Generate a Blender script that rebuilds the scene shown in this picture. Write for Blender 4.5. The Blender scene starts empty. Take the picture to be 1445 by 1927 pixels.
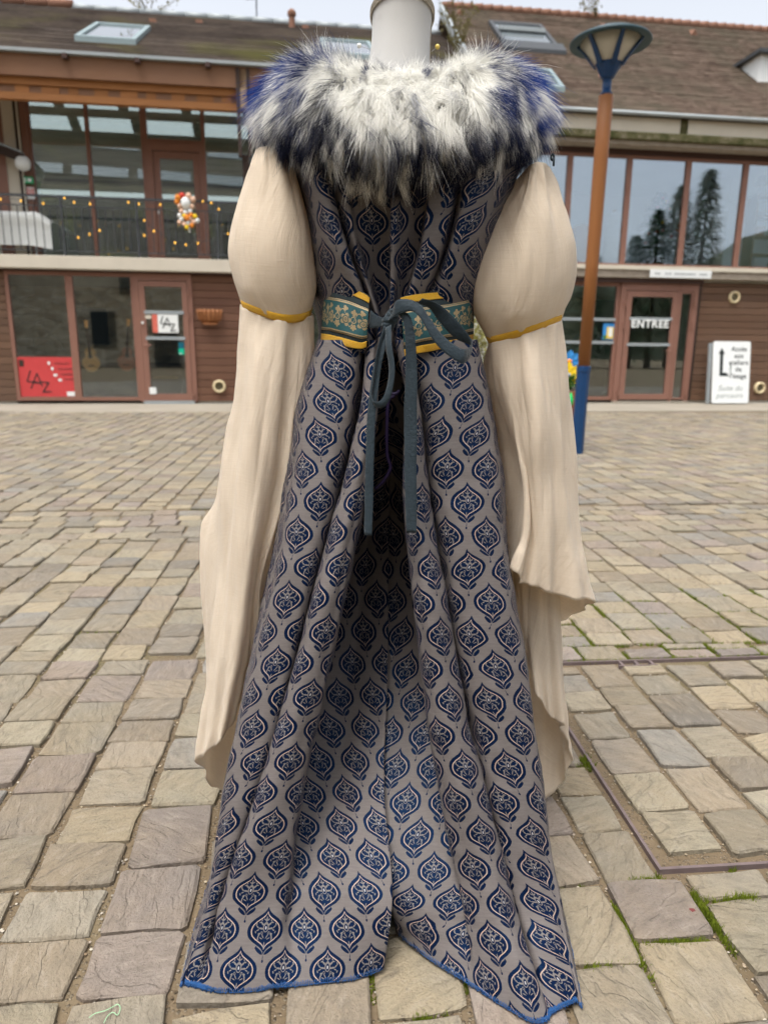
import bpy, bmesh, math, random
import numpy as np
from mathutils import Matrix, Vector
random.seed(7); RNG = np.random.default_rng(11)
S = bpy.context.scene
COL = S.collection

# ------------------------------------------------------------------ camera
F_PX, CXP, CYP, CAM_H = 1300.0, 722.5, 963.5, 0.87
PITCH, ROLL = math.radians(13.1), math.radians(0.5)
FW = np.array([0, math.cos(PITCH), -math.sin(PITCH)])
_rt = np.array([1.0, 0, 0]); _up = np.cross(_rt, FW)
RT = _rt * math.cos(ROLL) + _up * math.sin(ROLL)
UP = -_rt * math.sin(ROLL) + _up * math.cos(ROLL)
CAMP = np.array([0, 0, CAM_H])
cam = bpy.data.cameras.new('camera'); camo = bpy.data.objects.new('camera', cam); COL.objects.link(camo)
m = Matrix.Identity(4)
for i in range(3):
    m[i][0], m[i][1], m[i][2], m[i][3] = RT[i], UP[i], -FW[i], CAMP[i]
camo.matrix_world = m
cam.sensor_fit = 'VERTICAL'; cam.sensor_height = 36.0; cam.sensor_width = 27.0
cam.lens = F_PX / 1927 * 36
cam.clip_start = 0.05; cam.clip_end = 600
cam.dof.use_dof = True; cam.dof.focus_distance = 1.06; cam.dof.aperture_fstop = 4.8
S.camera = camo

# ------------------------------------------------------------------ sky, sun, exposure (overcast daylight)
SUN_EL, SUN_AZ = math.radians(70), math.radians(215)     # azimuth from +Y clockwise: behind the viewer, a little left
wd = bpy.data.worlds.new('World'); S.world = wd; wd.use_nodes = True
nt = wd.node_tree; nt.nodes.clear()
sky = nt.nodes.new('ShaderNodeTexSky'); sky.sky_type = 'NISHITA'; sky.sun_disc = False
sky.sun_elevation = SUN_EL; sky.sun_rotation = SUN_AZ; sky.dust_density = 4.0; sky.air_density = 1.0; sky.ozone_density = 1.0
hsv = nt.nodes.new('ShaderNodeHueSaturation'); hsv.inputs['Saturation'].default_value = 0.28
bg = nt.nodes.new('ShaderNodeBackground'); bg.inputs['Strength'].default_value = 0.125
ow = nt.nodes.new('ShaderNodeOutputWorld')
nt.links.new(sky.outputs[0], hsv.inputs['Color']); nt.links.new(hsv.outputs[0], bg.inputs['Color']); nt.links.new(bg.outputs[0], ow.inputs['Surface'])
sun = bpy.data.lights.new('sun', 'SUN'); sun.energy = 1.25; sun.angle = math.radians(25); sun.color = (1.0, 0.96, 0.9)
suno = bpy.data.objects.new('sun', sun); COL.objects.link(suno)
sd = Vector((math.sin(SUN_AZ) * math.cos(SUN_EL), math.cos(SUN_AZ) * math.cos(SUN_EL), math.sin(SUN_EL)))
suno.rotation_euler = sd.to_track_quat('Z', 'Y').to_euler(); suno.location = (-3, -4, 9)
vs = S.view_settings; vs.view_transform = 'Standard'; vs.look = 'None'; vs.gamma = 1.0; vs.exposure = 1.25; vs.use_curve_mapping = False
S.cycles.max_bounces = 7; S.cycles.diffuse_bounces = 4; S.cycles.glossy_bounces = 2; S.cycles.transparent_max_bounces = 12; S.cycles.transmission_bounces = 4
S.cycles.use_denoising = True; S.cycles.use_adaptive_sampling = True; S.cycles.adaptive_threshold = 0.04

# ------------------------------------------------------------------ geometry helpers
def pray(px, py): return FW * F_PX + RT * (px - CXP) - UP * (py - CYP)
def at(px, py, Y):                       # the point seen at a photo position, at distance Y in front of the viewer
    d = pray(px, py); return CAMP + d * (Y / d[1])
def atg(px, py, z=0.004):                # the same, on the ground
    d = pray(px, py); return CAMP + d * ((z - CAM_H) / d[2])
def project(p):
    q = np.asarray(p, float) - CAMP; w = q @ FW
    return CXP + F_PX * (q @ RT) / w, CYP - F_PX * (q @ UP) / w, w
WYAW = math.radians(8.0)
WO = np.array([0, 12.0, 0]); WU = np.array([math.cos(WYAW), math.sin(WYAW), 0]); WV = np.array([-math.sin(WYAW), math.cos(WYAW), 0])
def wp(u, v, z): return WO + WU * u + WV * v + np.array([0, 0, z])      # facade frame: along, into the building, up

def empty(name, loc=(0, 0, 0), label=None, cat=None, group=None, kind=None):
    o = bpy.data.objects.new(name, None); COL.objects.link(o); o.location = tuple(loc)
    o.empty_display_size = 0.1
    return tag(o, label, cat, group, kind)
def tag(o, label=None, cat=None, group=None, kind=None):
    if label: o['label'] = label
    if cat: o['category'] = cat
    if group: o['group'] = group
    if kind: o['kind'] = kind
    return o
def link(name, me, mat, parent=None, smooth=False):
    o = bpy.data.objects.new(name, me); COL.objects.link(o)
    if mat is not None: me.materials.append(mat)
    if smooth: me.polygons.foreach_set('use_smooth', [True] * len(me.polygons))
    if parent is not None:
        o.parent = parent
        o.matrix_parent_inverse = Matrix.Translation(parent_loc(parent)).inverted()
    return o
def parent_loc(p): return Vector(p.location) if p.parent is None else Vector((0, 0, 0))
class MB:
    def __init__(self): self.v = []; self.f = []
    def add(self, vs, fs):
        b = len(self.v); self.v += [tuple(p) for p in vs]; self.f += [tuple(i + b for i in f) for f in fs]; return self
    def box(self, a, b, fr=None):        # a, b: opposite corners; fr: frame function (u, v, z) -> world
        x0, y0, z0 = a; x1, y1, z1 = b
        c = [(x0,y0,z0),(x1,y0,z0),(x1,y1,z0),(x0,y1,z0),(x0,y0,z1),(x1,y0,z1),(x1,y1,z1),(x0,y1,z1)]
        if fr: c = [fr(*p) for p in c]
        return self.add(c, [(0,3,2,1),(4,5,6,7),(0,1,5,4),(1,2,6,5),(2,3,7,6),(3,0,4,7)])
    def prism(self, pts, d):             # pts: polygon of 3D points; d: extrusion vector
        n = len(pts); d = np.asarray(d); top = [np.asarray(p) + d for p in pts]
        return self.add(list(pts) + top, [tuple(range(n))[::-1], tuple(range(n, 2*n))] + [(i, (i+1) % n, n + (i+1) % n, n + i) for i in range(n)])
    def tube(self, path, rad, n=8, cap=True):
        path = [np.asarray(p, float) for p in path]; k = len(path)
        rs = rad if hasattr(rad, '__len__') else [rad] * k
        vs = []; ref = None
        for i, p in enumerate(path):
            t = path[min(i+1, k-1)] - path[max(i-1, 0)]; t = t / (np.linalg.norm(t) + 1e-12)
            if ref is None: ref = np.array([0, 0, 1.0]) if abs(t[2]) < .9 else np.array([1.0, 0, 0])
            a = np.cross(t, ref); a /= np.linalg.norm(a) + 1e-12; b = np.cross(a, t); ref = b
            vs += [p + rs[i] * (a * math.cos(2*math.pi*j/n) + b * math.sin(2*math.pi*j/n)) for j in range(n)]
        fs = [(i*n+j, i*n+(j+1) % n, (i+1)*n+(j+1) % n, (i+1)*n+j) for i in range(k-1) for j in range(n)]
        if cap: fs += [tuple(range(n))[::-1], tuple(range((k-1)*n, k*n))]
        return self.add(vs, fs)
    def lathe(self, prof, c, n=24, sx=1.0, sy=1.0):   # prof: [(r, z)]
        k = len(prof); vs = [(c[0] + sx*r*math.cos(2*math.pi*j/n), c[1] + sy*r*math.sin(2*math.pi*j/n), c[2] + z) for r, z in prof for j in range(n)]
        fs = [(i*n+j, i*n+(j+1) % n, (i+1)*n+(j+1) % n, (i+1)*n+j) for i in range(k-1) for j in range(n)]
        return self.add(vs, fs + [tuple(range(n))[::-1], tuple(range((k-1)*n, k*n))])
    def build(self, name, mat, parent=None, smooth=False, bevel=0):
        me = bpy.data.meshes.new(name); me.from_pydata(self.v, [], self.f); me.update()
        o = link(name, me, mat, parent, smooth)
        if bevel:
            b = o.modifiers.new('bevel', 'BEVEL'); b.width = bevel; b.segments = 2; b.limit_method = 'ANGLE'
        return o
def wbox(name, mat, parent, u0, u1, v0, v1, z0, z1, bevel=0):
    return MB().box((u0, v0, z0), (u1, v1, z1), wp).build(name, mat, parent, bevel=bevel)
def crom(P, n, closed=False):            # Catmull-Rom resampling along axis 0
    P = np.asarray(P, float); k = len(P)
    if closed:
        t = np.linspace(0, k, n, endpoint=False); i = np.floor(t).astype(int); f = (t - i).reshape((-1,) + (1,) * (P.ndim - 1))
        a, b, c, d = P[(i-1) % k], P[i % k], P[(i+1) % k], P[(i+2) % k]
    else:
        Q = np.concatenate([[2*P[0]-P[1]], P, [2*P[-1]-P[-2]]]); t = np.linspace(0, k-1, n); i = np.minimum(np.floor(t).astype(int), k-2)
        f = (t - i).reshape((-1,) + (1,) * (P.ndim - 1)); a, b, c, d = Q[i], Q[i+1], Q[i+2], Q[i+3]
    return 0.5*((2*b) + (c-a)*f + (2*a-5*b+4*c-d)*f*f + (3*b-a-3*c+d)*f**3)
def loft(guides, nv, nu, closed=False):  # guides: (columns, rows, 3) -> grid (nv, nu, 3)
    G = np.asarray(guides, float)
    G = np.stack([crom(g, nv) for g in G])          # columns, nv, 3
    return crom(G, nu, closed).transpose(1, 0, 2)
_ph = np.random.default_rng(5)
def wob(X, scale, seed=0, octs=3):       # smooth pseudo-noise built from random waves, about -1..1
    r = np.random.default_rng(100 + seed); out = 0; amp = 1.0; tot = 0
    for o in range(octs):
        for _ in range(5):
            k = r.normal(size=X.shape[-1]); k = k / np.linalg.norm(k) * (2*math.pi / scale) * (1.9**o) * r.uniform(.7, 1.3)
            out = out + amp * np.sin(X @ k + r.uniform(0, 6.28)); tot += amp * .8
        amp *= 0.5
    return out / tot * 1.6
def grid_normals(G):
    du = np.gradient(G, axis=1); dv = np.gradient(G, axis=0); n = np.cross(du, dv); return n / (np.linalg.norm(n, axis=2, keepdims=True) + 1e-12)
def grid_mesh(name, G, mat, parent=None, closed=False, uv=None, thick=0, smooth=True, attr=None):
    nv, nu = G.shape[:2]; idx = np.arange(nv*nu).reshape(nv, nu)
    if closed: idx = np.concatenate([idx, idx[:, :1]], axis=1)
    q = np.stack([idx[:-1, :-1], idx[:-1, 1:], idx[1:, 1:], idx[1:, :-1]], axis=-1).reshape(-1, 4)
    me = bpy.data.meshes.new(name); me.from_pydata(G.reshape(-1, 3).tolist(), [], q.tolist()); me.update()
    if uv is not None:
        U = np.asarray(uv)
        if closed: U = np.concatenate([U, U[:, :1] + (U[:, -1:] - U[:, -2:-1])], axis=1)
        l = me.uv_layers.new(name='UVMap')
        cu = np.stack([U[:-1, :-1], U[:-1, 1:], U[1:, 1:], U[1:, :-1]], axis=2).reshape(-1, 2)
        l.data.foreach_set('uv', cu.astype(np.float32).ravel())
    o = link(name, me, mat, parent, smooth)
    if thick:
        s = o.modifiers.new('cloth', 'SOLIDIFY'); s.thickness = thick; s.offset = 0
    return o
def arc_uv(G, ref=0):                    # u: distance along each row from column ref, v: distance down column ref
    d = np.linalg.norm(np.diff(G, axis=1), axis=2); c = np.concatenate([np.zeros((G.shape[0], 1)), np.cumsum(d, axis=1)], axis=1)
    u = c - c[:, ref:ref+1]
    dv = np.linalg.norm(np.diff(G[:, ref], axis=0), axis=1); v = -np.concatenate([[0], np.cumsum(dv)])
    return np.stack([u, np.repeat(v[:, None], G.shape[1], 1)], axis=2)

# ------------------------------------------------------------------ material helpers
class X:                                  # a node socket with arithmetic
    def __init__(s, t, k): s.t = t; s.k = k
    def _m(s, op, b=None, c=None, swap=False):
        n = s.t.nodes.new('ShaderNodeMath'); n.operation = op; n.use_clamp = False
        a = s
        if swap: a, b = b, a
        for i, q in enumerate((a, b, c)):
            if q is None: continue
            if isinstance(q, X): s.t.links.new(q.k, n.inputs[i])
            else: n.inputs[i].default_value = q
        return X(s.t, n.outputs[0])
    def __add__(s, b): return s._m('ADD', b)
    __radd__ = __add__
    def __sub__(s, b): return s._m('SUBTRACT', b)
    def __rsub__(s, b): return s._m('SUBTRACT', b, swap=True)
    def __mul__(s, b): return s._m('MULTIPLY', b)
    __rmul__ = __mul__
    def __truediv__(s, b): return s._m('DIVIDE', b)
    def __rtruediv__(s, b): return s._m('DIVIDE', b, swap=True)
    def lt(s, b): return s._m('LESS_THAN', b)
    def gt(s, b): return s._m('GREATER_THAN', b)
    def mn(s, b): return s._m('MINIMUM', b)
    def mx(s, b): return s._m('MAXIMUM', b)
    def abs(s): return s._m('ABSOLUTE')
    def floor(s): return s._m('FLOOR')
    def fract(s): return s._m('FRACT')
    def sqrt(s): return s._m('SQRT')
    def sin(s): return s._m('SINE')
    def cos(s): return s._m('COSINE')
    def pow(s, b): return s._m('POWER', b)
    def atan2(s, b): return s._m('ARCTAN2', b)
    def lerp(s, a, b): return a * (1 - s) + b * s if not isinstance(a, X) else a + (b - a) * s
class Mat:
    def __init__(s, name, rough=.7, spec=.3, metal=0.0, color=None, sheen=0):
        s.m = bpy.data.materials.new(name); s.m.use_nodes = True; s.t = s.m.node_tree; s.N = s.t.nodes; s.L = s.t.links
        s.b = s.N['Principled BSDF']; s.out = s.N['Material Output']
        s.b.inputs['Roughness'].default_value = rough; s.b.inputs['Specular IOR Level'].default_value = spec; s.b.inputs['Metallic'].default_value = metal
        if sheen: s.b.inputs['Sheen Weight'].default_value = sheen; s.b.inputs['Sheen Roughness'].default_value = .4
        if color is not None: s.b.inputs['Base Color'].default_value = (*color, 1)
    def node(s, typ, **kw):
        n = s.N.new(typ)
        for k, v in kw.items():
            if k in n.inputs: n.inputs[k].default_value = v
            else: setattr(n, k, v)
        return n
    def set(s, sock, v):
        i = s.b.inputs[sock]
        if isinstance(v, X): s.L.new(v.k, i)
        elif hasattr(v, 'is_output'): s.L.new(v, i)
        else: i.default_value = v
    def coord(s, which='Object', scale=(1, 1, 1), rot=(0, 0, 0)):
        tc = s.node('ShaderNodeTexCoord'); mp = s.node('ShaderNodeMapping'); mp.inputs['Scale'].default_value = scale; mp.inputs['Rotation'].default_value = rot
        s.L.new(tc.outputs[which], mp.inputs['Vector']); return mp.outputs[0]
    def noise(s, scale, vec=None, detail=4, rough=.55, dist=0):
        n = s.node('ShaderNodeTexNoise'); n.inputs['Scale'].default_value = scale; n.inputs['Detail'].default_value = detail; n.inputs['Roughness'].default_value = rough; n.inputs['Distortion'].default_value = dist
        if vec is not None: s.L.new(vec, n.inputs['Vector'])
        return X(s.t, n.outputs['Fac'])
    def voro(s, scale, vec=None, feature='F1', out='Distance', rnd=1):
        n = s.node('ShaderNodeTexVoronoi'); n.feature = feature; n.inputs['Scale'].default_value = scale; n.inputs['Randomness'].default_value = rnd
        if vec is not None: s.L.new(vec, n.inputs['Vector'])
        return X(s.t, n.outputs[out])
    def ramp(s, fac, stops, interp='LINEAR'):
        n = s.node('ShaderNodeValToRGB'); n.color_ramp.interpolation = interp; e = n.color_ramp.elements
        while len(e) < len(stops): e.new(.5)
        for q, (p, c) in zip(e, stops): q.position = p; q.color = (*c, 1) if len(c) == 3 else c
        s.L.new(fac.k, n.inputs[0]); return n.outputs[0]
    def mix(s, fac, a, b, mode='MIX'):
        n = s.node('ShaderNodeMix'); n.data_type = 'RGBA'; n.blend_type = mode
        for i, q in ((0, fac), (6, a), (7, b)):
            if isinstance(q, X): s.L.new(q.k, n.inputs[i])
            elif hasattr(q, 'is_output'): s.L.new(q, n.inputs[i])
            elif i == 0: n.inputs[0].default_value = q
            else: n.inputs[i].default_value = (*q, 1)
        return n.outputs[2]
    def bump(s, h, dist=.002, strength=1.0):
        n = s.node('ShaderNodeBump'); n.inputs['Distance'].default_value = dist; n.inputs['Strength'].default_value = strength
        s.L.new(h.k, n.inputs['Height']); s.L.new(n.outputs[0], s.b.inputs['Normal']); return s
    def attr(s, name='Col'):
        n = s.node('ShaderNodeAttribute'); n.attribute_name = name; return n.outputs['Color']
    def sep(s, v):
        n = s.node('ShaderNodeSeparateXYZ'); s.L.new(v, n.inputs[0]); return [X(s.t, n.outputs[i]) for i in range(3)]
    def translucent(s, w, col):
        tr = s.node('ShaderNodeBsdfTranslucent'); mx = s.node('ShaderNodeMixShader'); mx.inputs[0].default_value = w
        if hasattr(col, 'is_output'): s.L.new(col, tr.inputs['Color'])
        else: tr.inputs['Color'].default_value = (*col, 1)
        s.L.new(s.b.outputs[0], mx.inputs[1]); s.L.new(tr.outputs[0], mx.inputs[2]); s.L.new(mx.outputs[0], s.out.inputs['Surface'])
def plain(name, c, rough=.6, spec=.3, metal=0, var=.12, scale=9, bump=.0, bscale=60):
    M = Mat(name, rough, spec, metal); v = M.coord()
    n = M.noise(scale, v, 5)
    M.set('Base Color', M.mix(n, tuple(x * (1 - var) for x in c), tuple(min(1, x * (1 + var)) for x in c)))
    if bump: M.bump(M.noise(bscale, v, 3), bump)
    return M.m

# ------------------------------------------------------------------ materials: gown
def brocade():
    M = Mat('brocade', .5, .35); t = M.t
    tc = M.node('ShaderNodeTexCoord'); x, y, _ = M.sep(tc.outputs['UV']); x, y = x / 1.1, y / 1.1
    Wc, Hc = 0.057, 0.089
    px, py = x / Wc, y / Hc
    ax, ay = (px.fract() - .5) * (Wc*1000), (py.fract() - .5) * (Hc*1000)
    bx, by = ((px + .5).fract() - .5) * (Wc*1000), ((py + .5).fract() - .5) * (Hc*1000)
    dA = (ax/22.5).pow(2) + (ay/36).pow(2); dB = (bx/22.5).pow(2) + (by/36).pow(2)
    k = dB.lt(dA)
    lx = (ax + (bx - ax) * k).abs(); ly = ay + (by - ay) * k - 3.0
    pts = [(-27, 0), (-24.5, .7), (-20.5, 3.6), (-16, 10), (-10.5, 17.8), (-5, 22.2), (1, 23.2), (6.5, 21.6), (12, 17), (16.5, 10.8), (20, 5.6), (23.5, 2.2), (28, 0)]
    def width(s):                       # half width of the onion outline, shrunk about its middle by s
        n = M.node('ShaderNodeFloatCurve'); c = n.mapping.curves[0]
        P = [((q + 40) / 80, max(w, 0) / 30) for q, w in pts]
        c.points[0].location = P[0]; c.points[1].location = P[-1]
        for q in P[1:-1]: c.points.new(*q)
        n.mapping.use_clip = True; n.mapping.update()
        t.links.new(((ly / s + 40) / 80).k, n.inputs['Value']); return X(t, n.outputs[0]) * (30 * s)
    def inside(s): return lx.lt(width(s))
    o1, o2, o3, o4 = inside(1.0), inside(.805), inside(.75), inside(.72)
    def el(cx, cy, rx, ry, rot=0):      # 1 inside an ellipse
        dx, dy = lx - cx, ly - cy
        if rot:
            c, s_ = math.cos(math.radians(rot)), math.sin(math.radians(rot)); dx, dy = dx*c + dy*s_, dy*c - dx*s_
        k_ = 1.0 if min(rx, ry) > 1.6 else .8
        return ((dx/(rx*k_)).pow(2) + (dy/(ry*k_)).pow(2)).lt(1.0)
    def union(l):
        r = l[0]
        for q in l[1:]: r = r.mx(q)
        return r
    # pale filigree on the blue ground of the motif
    fil = union([el(0, 4, 3.6, 5.8), el(0, 13, 1.1, 4.4), el(2.0, 12.6, 2.4, .9, 35), el(4.6, 7.6, 3.6, 1.3, 40), el(7.5, 9.6, 2.2, .9, -20), el(6.0, 2.5, 4.2, 1.3, 8),
                 el(10.8, 4.4, 2.6, 1.0, 48), el(12.4, 7.2, 1.0, 2.2, 20), el(10.0, .6, 2.4, .9, -30), el(12.6, -1.6, .9, 2.0, -20)])
    hook = ((lx - 8.6).pow(2) + (ly - 11.6).pow(2)).sqrt(); hook = (hook - 2.6).abs().lt(.65) * ly.gt(11.0)
    core = union([el(0, 3.2, 2.3, 4.0)]); eye = el(0, 3.2, 1.1, 2.4)
    small = (lx.abs() - 0).lt(0)
    ring = (((lx/9.6).pow(2) + ((ly + 9.0)/9.2).pow(2)).sqrt() + ly * .0)
    brack = ring.gt(.84) * ring.lt(1.0) * ly.lt(-4.0)
    brack = brack.mx(el(7.6, -3.4, 2.2, 1.1, -25))
    stem = union([el(0, -16.0, .9, 4.5)])
    petals = union([el(2.6, -6.4, 3.4, .75, 58), el(4.8, -8.6, 2.8, .7, 28), el(4.2, -2.6, 1.6, 2.5, -20)]); petin = union([el(4.2, -2.6, .8, 1.5, -20)])
    pale = union([fil, hook, brack, petals])
    pale = pale * (1 - core).mx(eye) * (1 - petin)
    pale = pale.mx(eye).mx(stem)
    leaf = union([el(6.2, -22.5, 6.4, 2.0, 38), el(9.0, -19.2, 1.0, 3.0, -25), el(0, -33.8, 1.5, 2.1), el(0, -30, .5, 3.2)])
    blue = o1 * (1 - o2)
    cream = o2 * (1 - o3)
    thin = o3 * (1 - o4)
    inner = o4 * (1 - pale * o4)
    navy = blue.mx(thin * .75).mx(inner).mx(leaf * (1 - o1))
    uvm = M.node('ShaderNodeMapping'); t.links.new(tc.outputs['UV'], uvm.inputs[0])
    weave = M.noise(900, uvm.outputs[0], 2); slub = M.noise(60, M_scale(M, tc.outputs['UV'], (1, 6, 1)), 4)
    gcol = M.mix(slub * .7 + weave * .3, (.095, .083, .079), (.175, .155, .148))
    bcol = M.mix(slub, (.0014, .003, .011), (.0035, .010, .036))
    ccol = M.mix(M.noise(25, uvm.outputs[0], 2), (.40, .27, .20), (.32, .27, .245))
    col = M.mix(navy, gcol, bcol); col = M.mix(cream, col, ccol); col = M.mix(pale * o4, col, M.mix(weave, (.115, .104, .10), (.18, .163, .157))); col = M.mix(eye * o4, col, (.36, .35, .35))
    M.set('Base Color', col)
    M.set('Roughness', .62 - navy * .27 - cream * .15); M.set('Specular Tint', M.mix(navy, (1, 1, 1), (.16, .45, 1.0)))
    M.set('Specular IOR Level', navy * .04 + .15)
    M.b.inputs['Sheen Weight'].default_value = .02; M.b.inputs['Sheen Roughness'].default_value = .45
    M.set('Sheen Tint', M.mix(navy, (.75, .72, .72), (.12, .3, .9)))
    th = X(t, M.sep(tc.outputs['UV'])[0].k)
    wv = (x * 5200).sin() * (y * 5200).sin()
    M.bump(wv * .12 + M.noise(220, uvm.outputs[0], 3) * .5 + navy * .6 + (1 - navy) * M.noise(45, uvm.outputs[0], 4) * 1.6, .0007, .8)
    return M.m
def M_scale(M, sock, sc):
    mp = M.node('ShaderNodeMapping'); mp.inputs['Scale'].default_value = sc; M.L.new(sock, mp.inputs[0]); return mp.outputs[0]
def linen(name, lo, hi, tr=.38):
    M = Mat(name, .85, .15, sheen=.25); v = M.coord('UV'); g = M.coord('Object')
    n1 = M.noise(14, g, 4); th = M.noise(420, M_scale(M, v, (1, .05, 1)), 3) * .55 + M.noise(420, M_scale(M, v, (.05, 1, 1)), 3) * .45
    col = M.mix(((n1 - .5) * .5 + (th - .5) * 1.2 + .5).mx(0).mn(1.0), lo, hi); M.set('Base Color', col)
    cr = M.noise(30, M_scale(M, v, (1.6, .22, 1), ), 5, .6, 1.5)
    M.bump(th * .9 + cr * 1.9 + M.noise(120, M_scale(M, v, (1.0, .22, 1)), 4, .6, .5) * .8, .0016, .7); M.translucent(tr, col); return M.m
def belt_gold():
    M = Mat('belt_brocade', .38, .5); t = M.t; tc = M.node('ShaderNodeTexCoord'); x, y, _ = M.sep(tc.outputs['UV'])   # metres along, 0..1 across
    yy = (y - .5) * .052; cell = .031
    fx = ((x / cell).fract() - .5) * cell
    def flower(cx, cy, R, n, ph=0.0):
        dx, dy = fx - cx, yy - cy; r = (dx*dx + dy*dy).sqrt(); a = dy.atan2(dx)
        return r.lt(((a * n + ph).cos().abs() * .45 + .6) * R), r
    f1, r1 = flower(-.006, -.003, .0098, 2.5); f2, r2 = flower(.009, .010, .0056, 2); f3, r3 = flower(.010, -.012, .0055, 2.5, .6); f4, _ = flower(-.008, .014, .0046, 1.5)
    vine = ((x * (2*math.pi/cell) + 1.0).sin() * .012 - yy).abs().lt(.0009)
    curl = (((fx - .009)*(fx - .009) + (yy + .001)*(yy + .001)).sqrt() - .0045).abs().lt(.0008)
    gold = f1.mx(f2).mx(f3).mx(f4).mx(vine).mx(curl)
    dk = ((r1 - .0052).abs().lt(.0007)).mx(r1.lt(.0022) * r1.gt(.0013)).mx(((x / .0035).fract() - .5).abs().lt(.07) * gold * 0.6)
    mid = yy.abs().lt(.0205)
    edge = (yy.abs() - .0225).abs().lt(.0009).mx((yy.abs() - .0255).abs().lt(.0006))
    dots = (yy.abs() - .0240).abs().lt(.0010) * ((x / .0022).fract().lt(.5))
    gold = gold * mid * (1 - dk)
    g = gold.mx(edge).mx(dots * .8)
    n = M.noise(300, tc.outputs['UV'], 2)
    M.set('Base Color', M.mix(g, M.mix(n, (.004, .045, .052), (.008, .085, .092)), M.mix(n, (.28, .19, .09), (.50, .38, .21))))
    M.set('Metallic', g * .45); M.set('Roughness', .55 - g * .2); M.bump(g + n * .3, .0006, .8); return M.m
MAT = {}
def build_cloth_mats():
    MAT['brocade'] = brocade()
    MAT['linen'] = linen('linen', (.74, .63, .495), (.89, .79, .645))
    MAT['linen_light'] = linen('linen_light', (.77, .67, .54), (.92, .83, .70), .45)
    MAT['gold_belt'] = belt_gold()
    M = Mat('belt_green', .75, .2); v = M.coord('UV'); M.set('Base Color', M.mix(M.noise(600, v, 2), (.012, .02, .022), (.03, .042, .045))); MAT['belt_green'] = M.m
    M = Mat('mustard_trim', .8, .15, sheen=.2); v = M.coord('Object'); n = M.noise(700, v, 3)
    M.set('Base Color', M.mix(n, (.74, .36, .01), (.97, .58, .05))); M.bump(n + ((X(M.t, M.sep(v)[2].k) * 4200).sin() * (X(M.t, M.sep(v)[0].k) * 4200).sin()) * .6, .0012, .9); MAT['trim'] = M.m
    M = Mat('tie_ribbon', .7, .25, sheen=.15); v = M.coord('Object'); n = M.noise(260, v, 3)
    M.set('Base Color', M.mix(n, (.011, .019, .026), (.021, .035, .044))); M.bump(n * .9 + M.noise(28, v, 4), .002, .7); MAT['tie'] = M.m
    MAT['tie_dark'] = plain('violet_lacing', (.022, .012, .05), .6)
    M = Mat('hem_thread', .8, .2); v = M.coord('Object'); n = M.noise(900, v, 2); M.set('Base Color', M.mix(n, (.010, .042, .14), (.035, .12, .30))); M.bump(n, .001); MAT['hem'] = M.m
    M = Mat('mannequin_cloth', .85, .15, sheen=.2); v = M.coord('Object'); n = M.noise(1100, v, 2); b = M.noise(14, v, 4)
    M.set('Base Color', M.mix(n * .4 + b * .6, (.44, .435, .42), (.56, .55, .53))); M.bump(n * .4 + b, .0008, .6); MAT['manq'] = M.m
    M = Mat('braid', .7, .2); v = M.coord('Object'); n = M.noise(420, v, 3); M.set('Base Color', M.mix(n, (.26, .22, .17), (.62, .57, .48))); M.bump(n, .0015); MAT['braid'] = M.m
    M = Mat('fur', .55, .22); a = M.attr('Col'); M.set('Base Color', a); M.translucent(.42, a); MAT['fur'] = M.m
    MAT['pelt'] = plain('pelt', (.20, .21, .25), .95, .05, scale=40)
    MAT['steel'] = plain('steel', (.55, .55, .55), .3, .5, 1.0)
    MAT['blackmetal'] = plain('black_metal', (.02, .02, .02), .5)
    MAT['pinhead'] = plain('pin_head', (.75, .55, .12), .3, .5); MAT['pinwhite'] = plain('pin_white', (.8, .8, .75), .3, .5)
build_cloth_mats()

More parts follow.
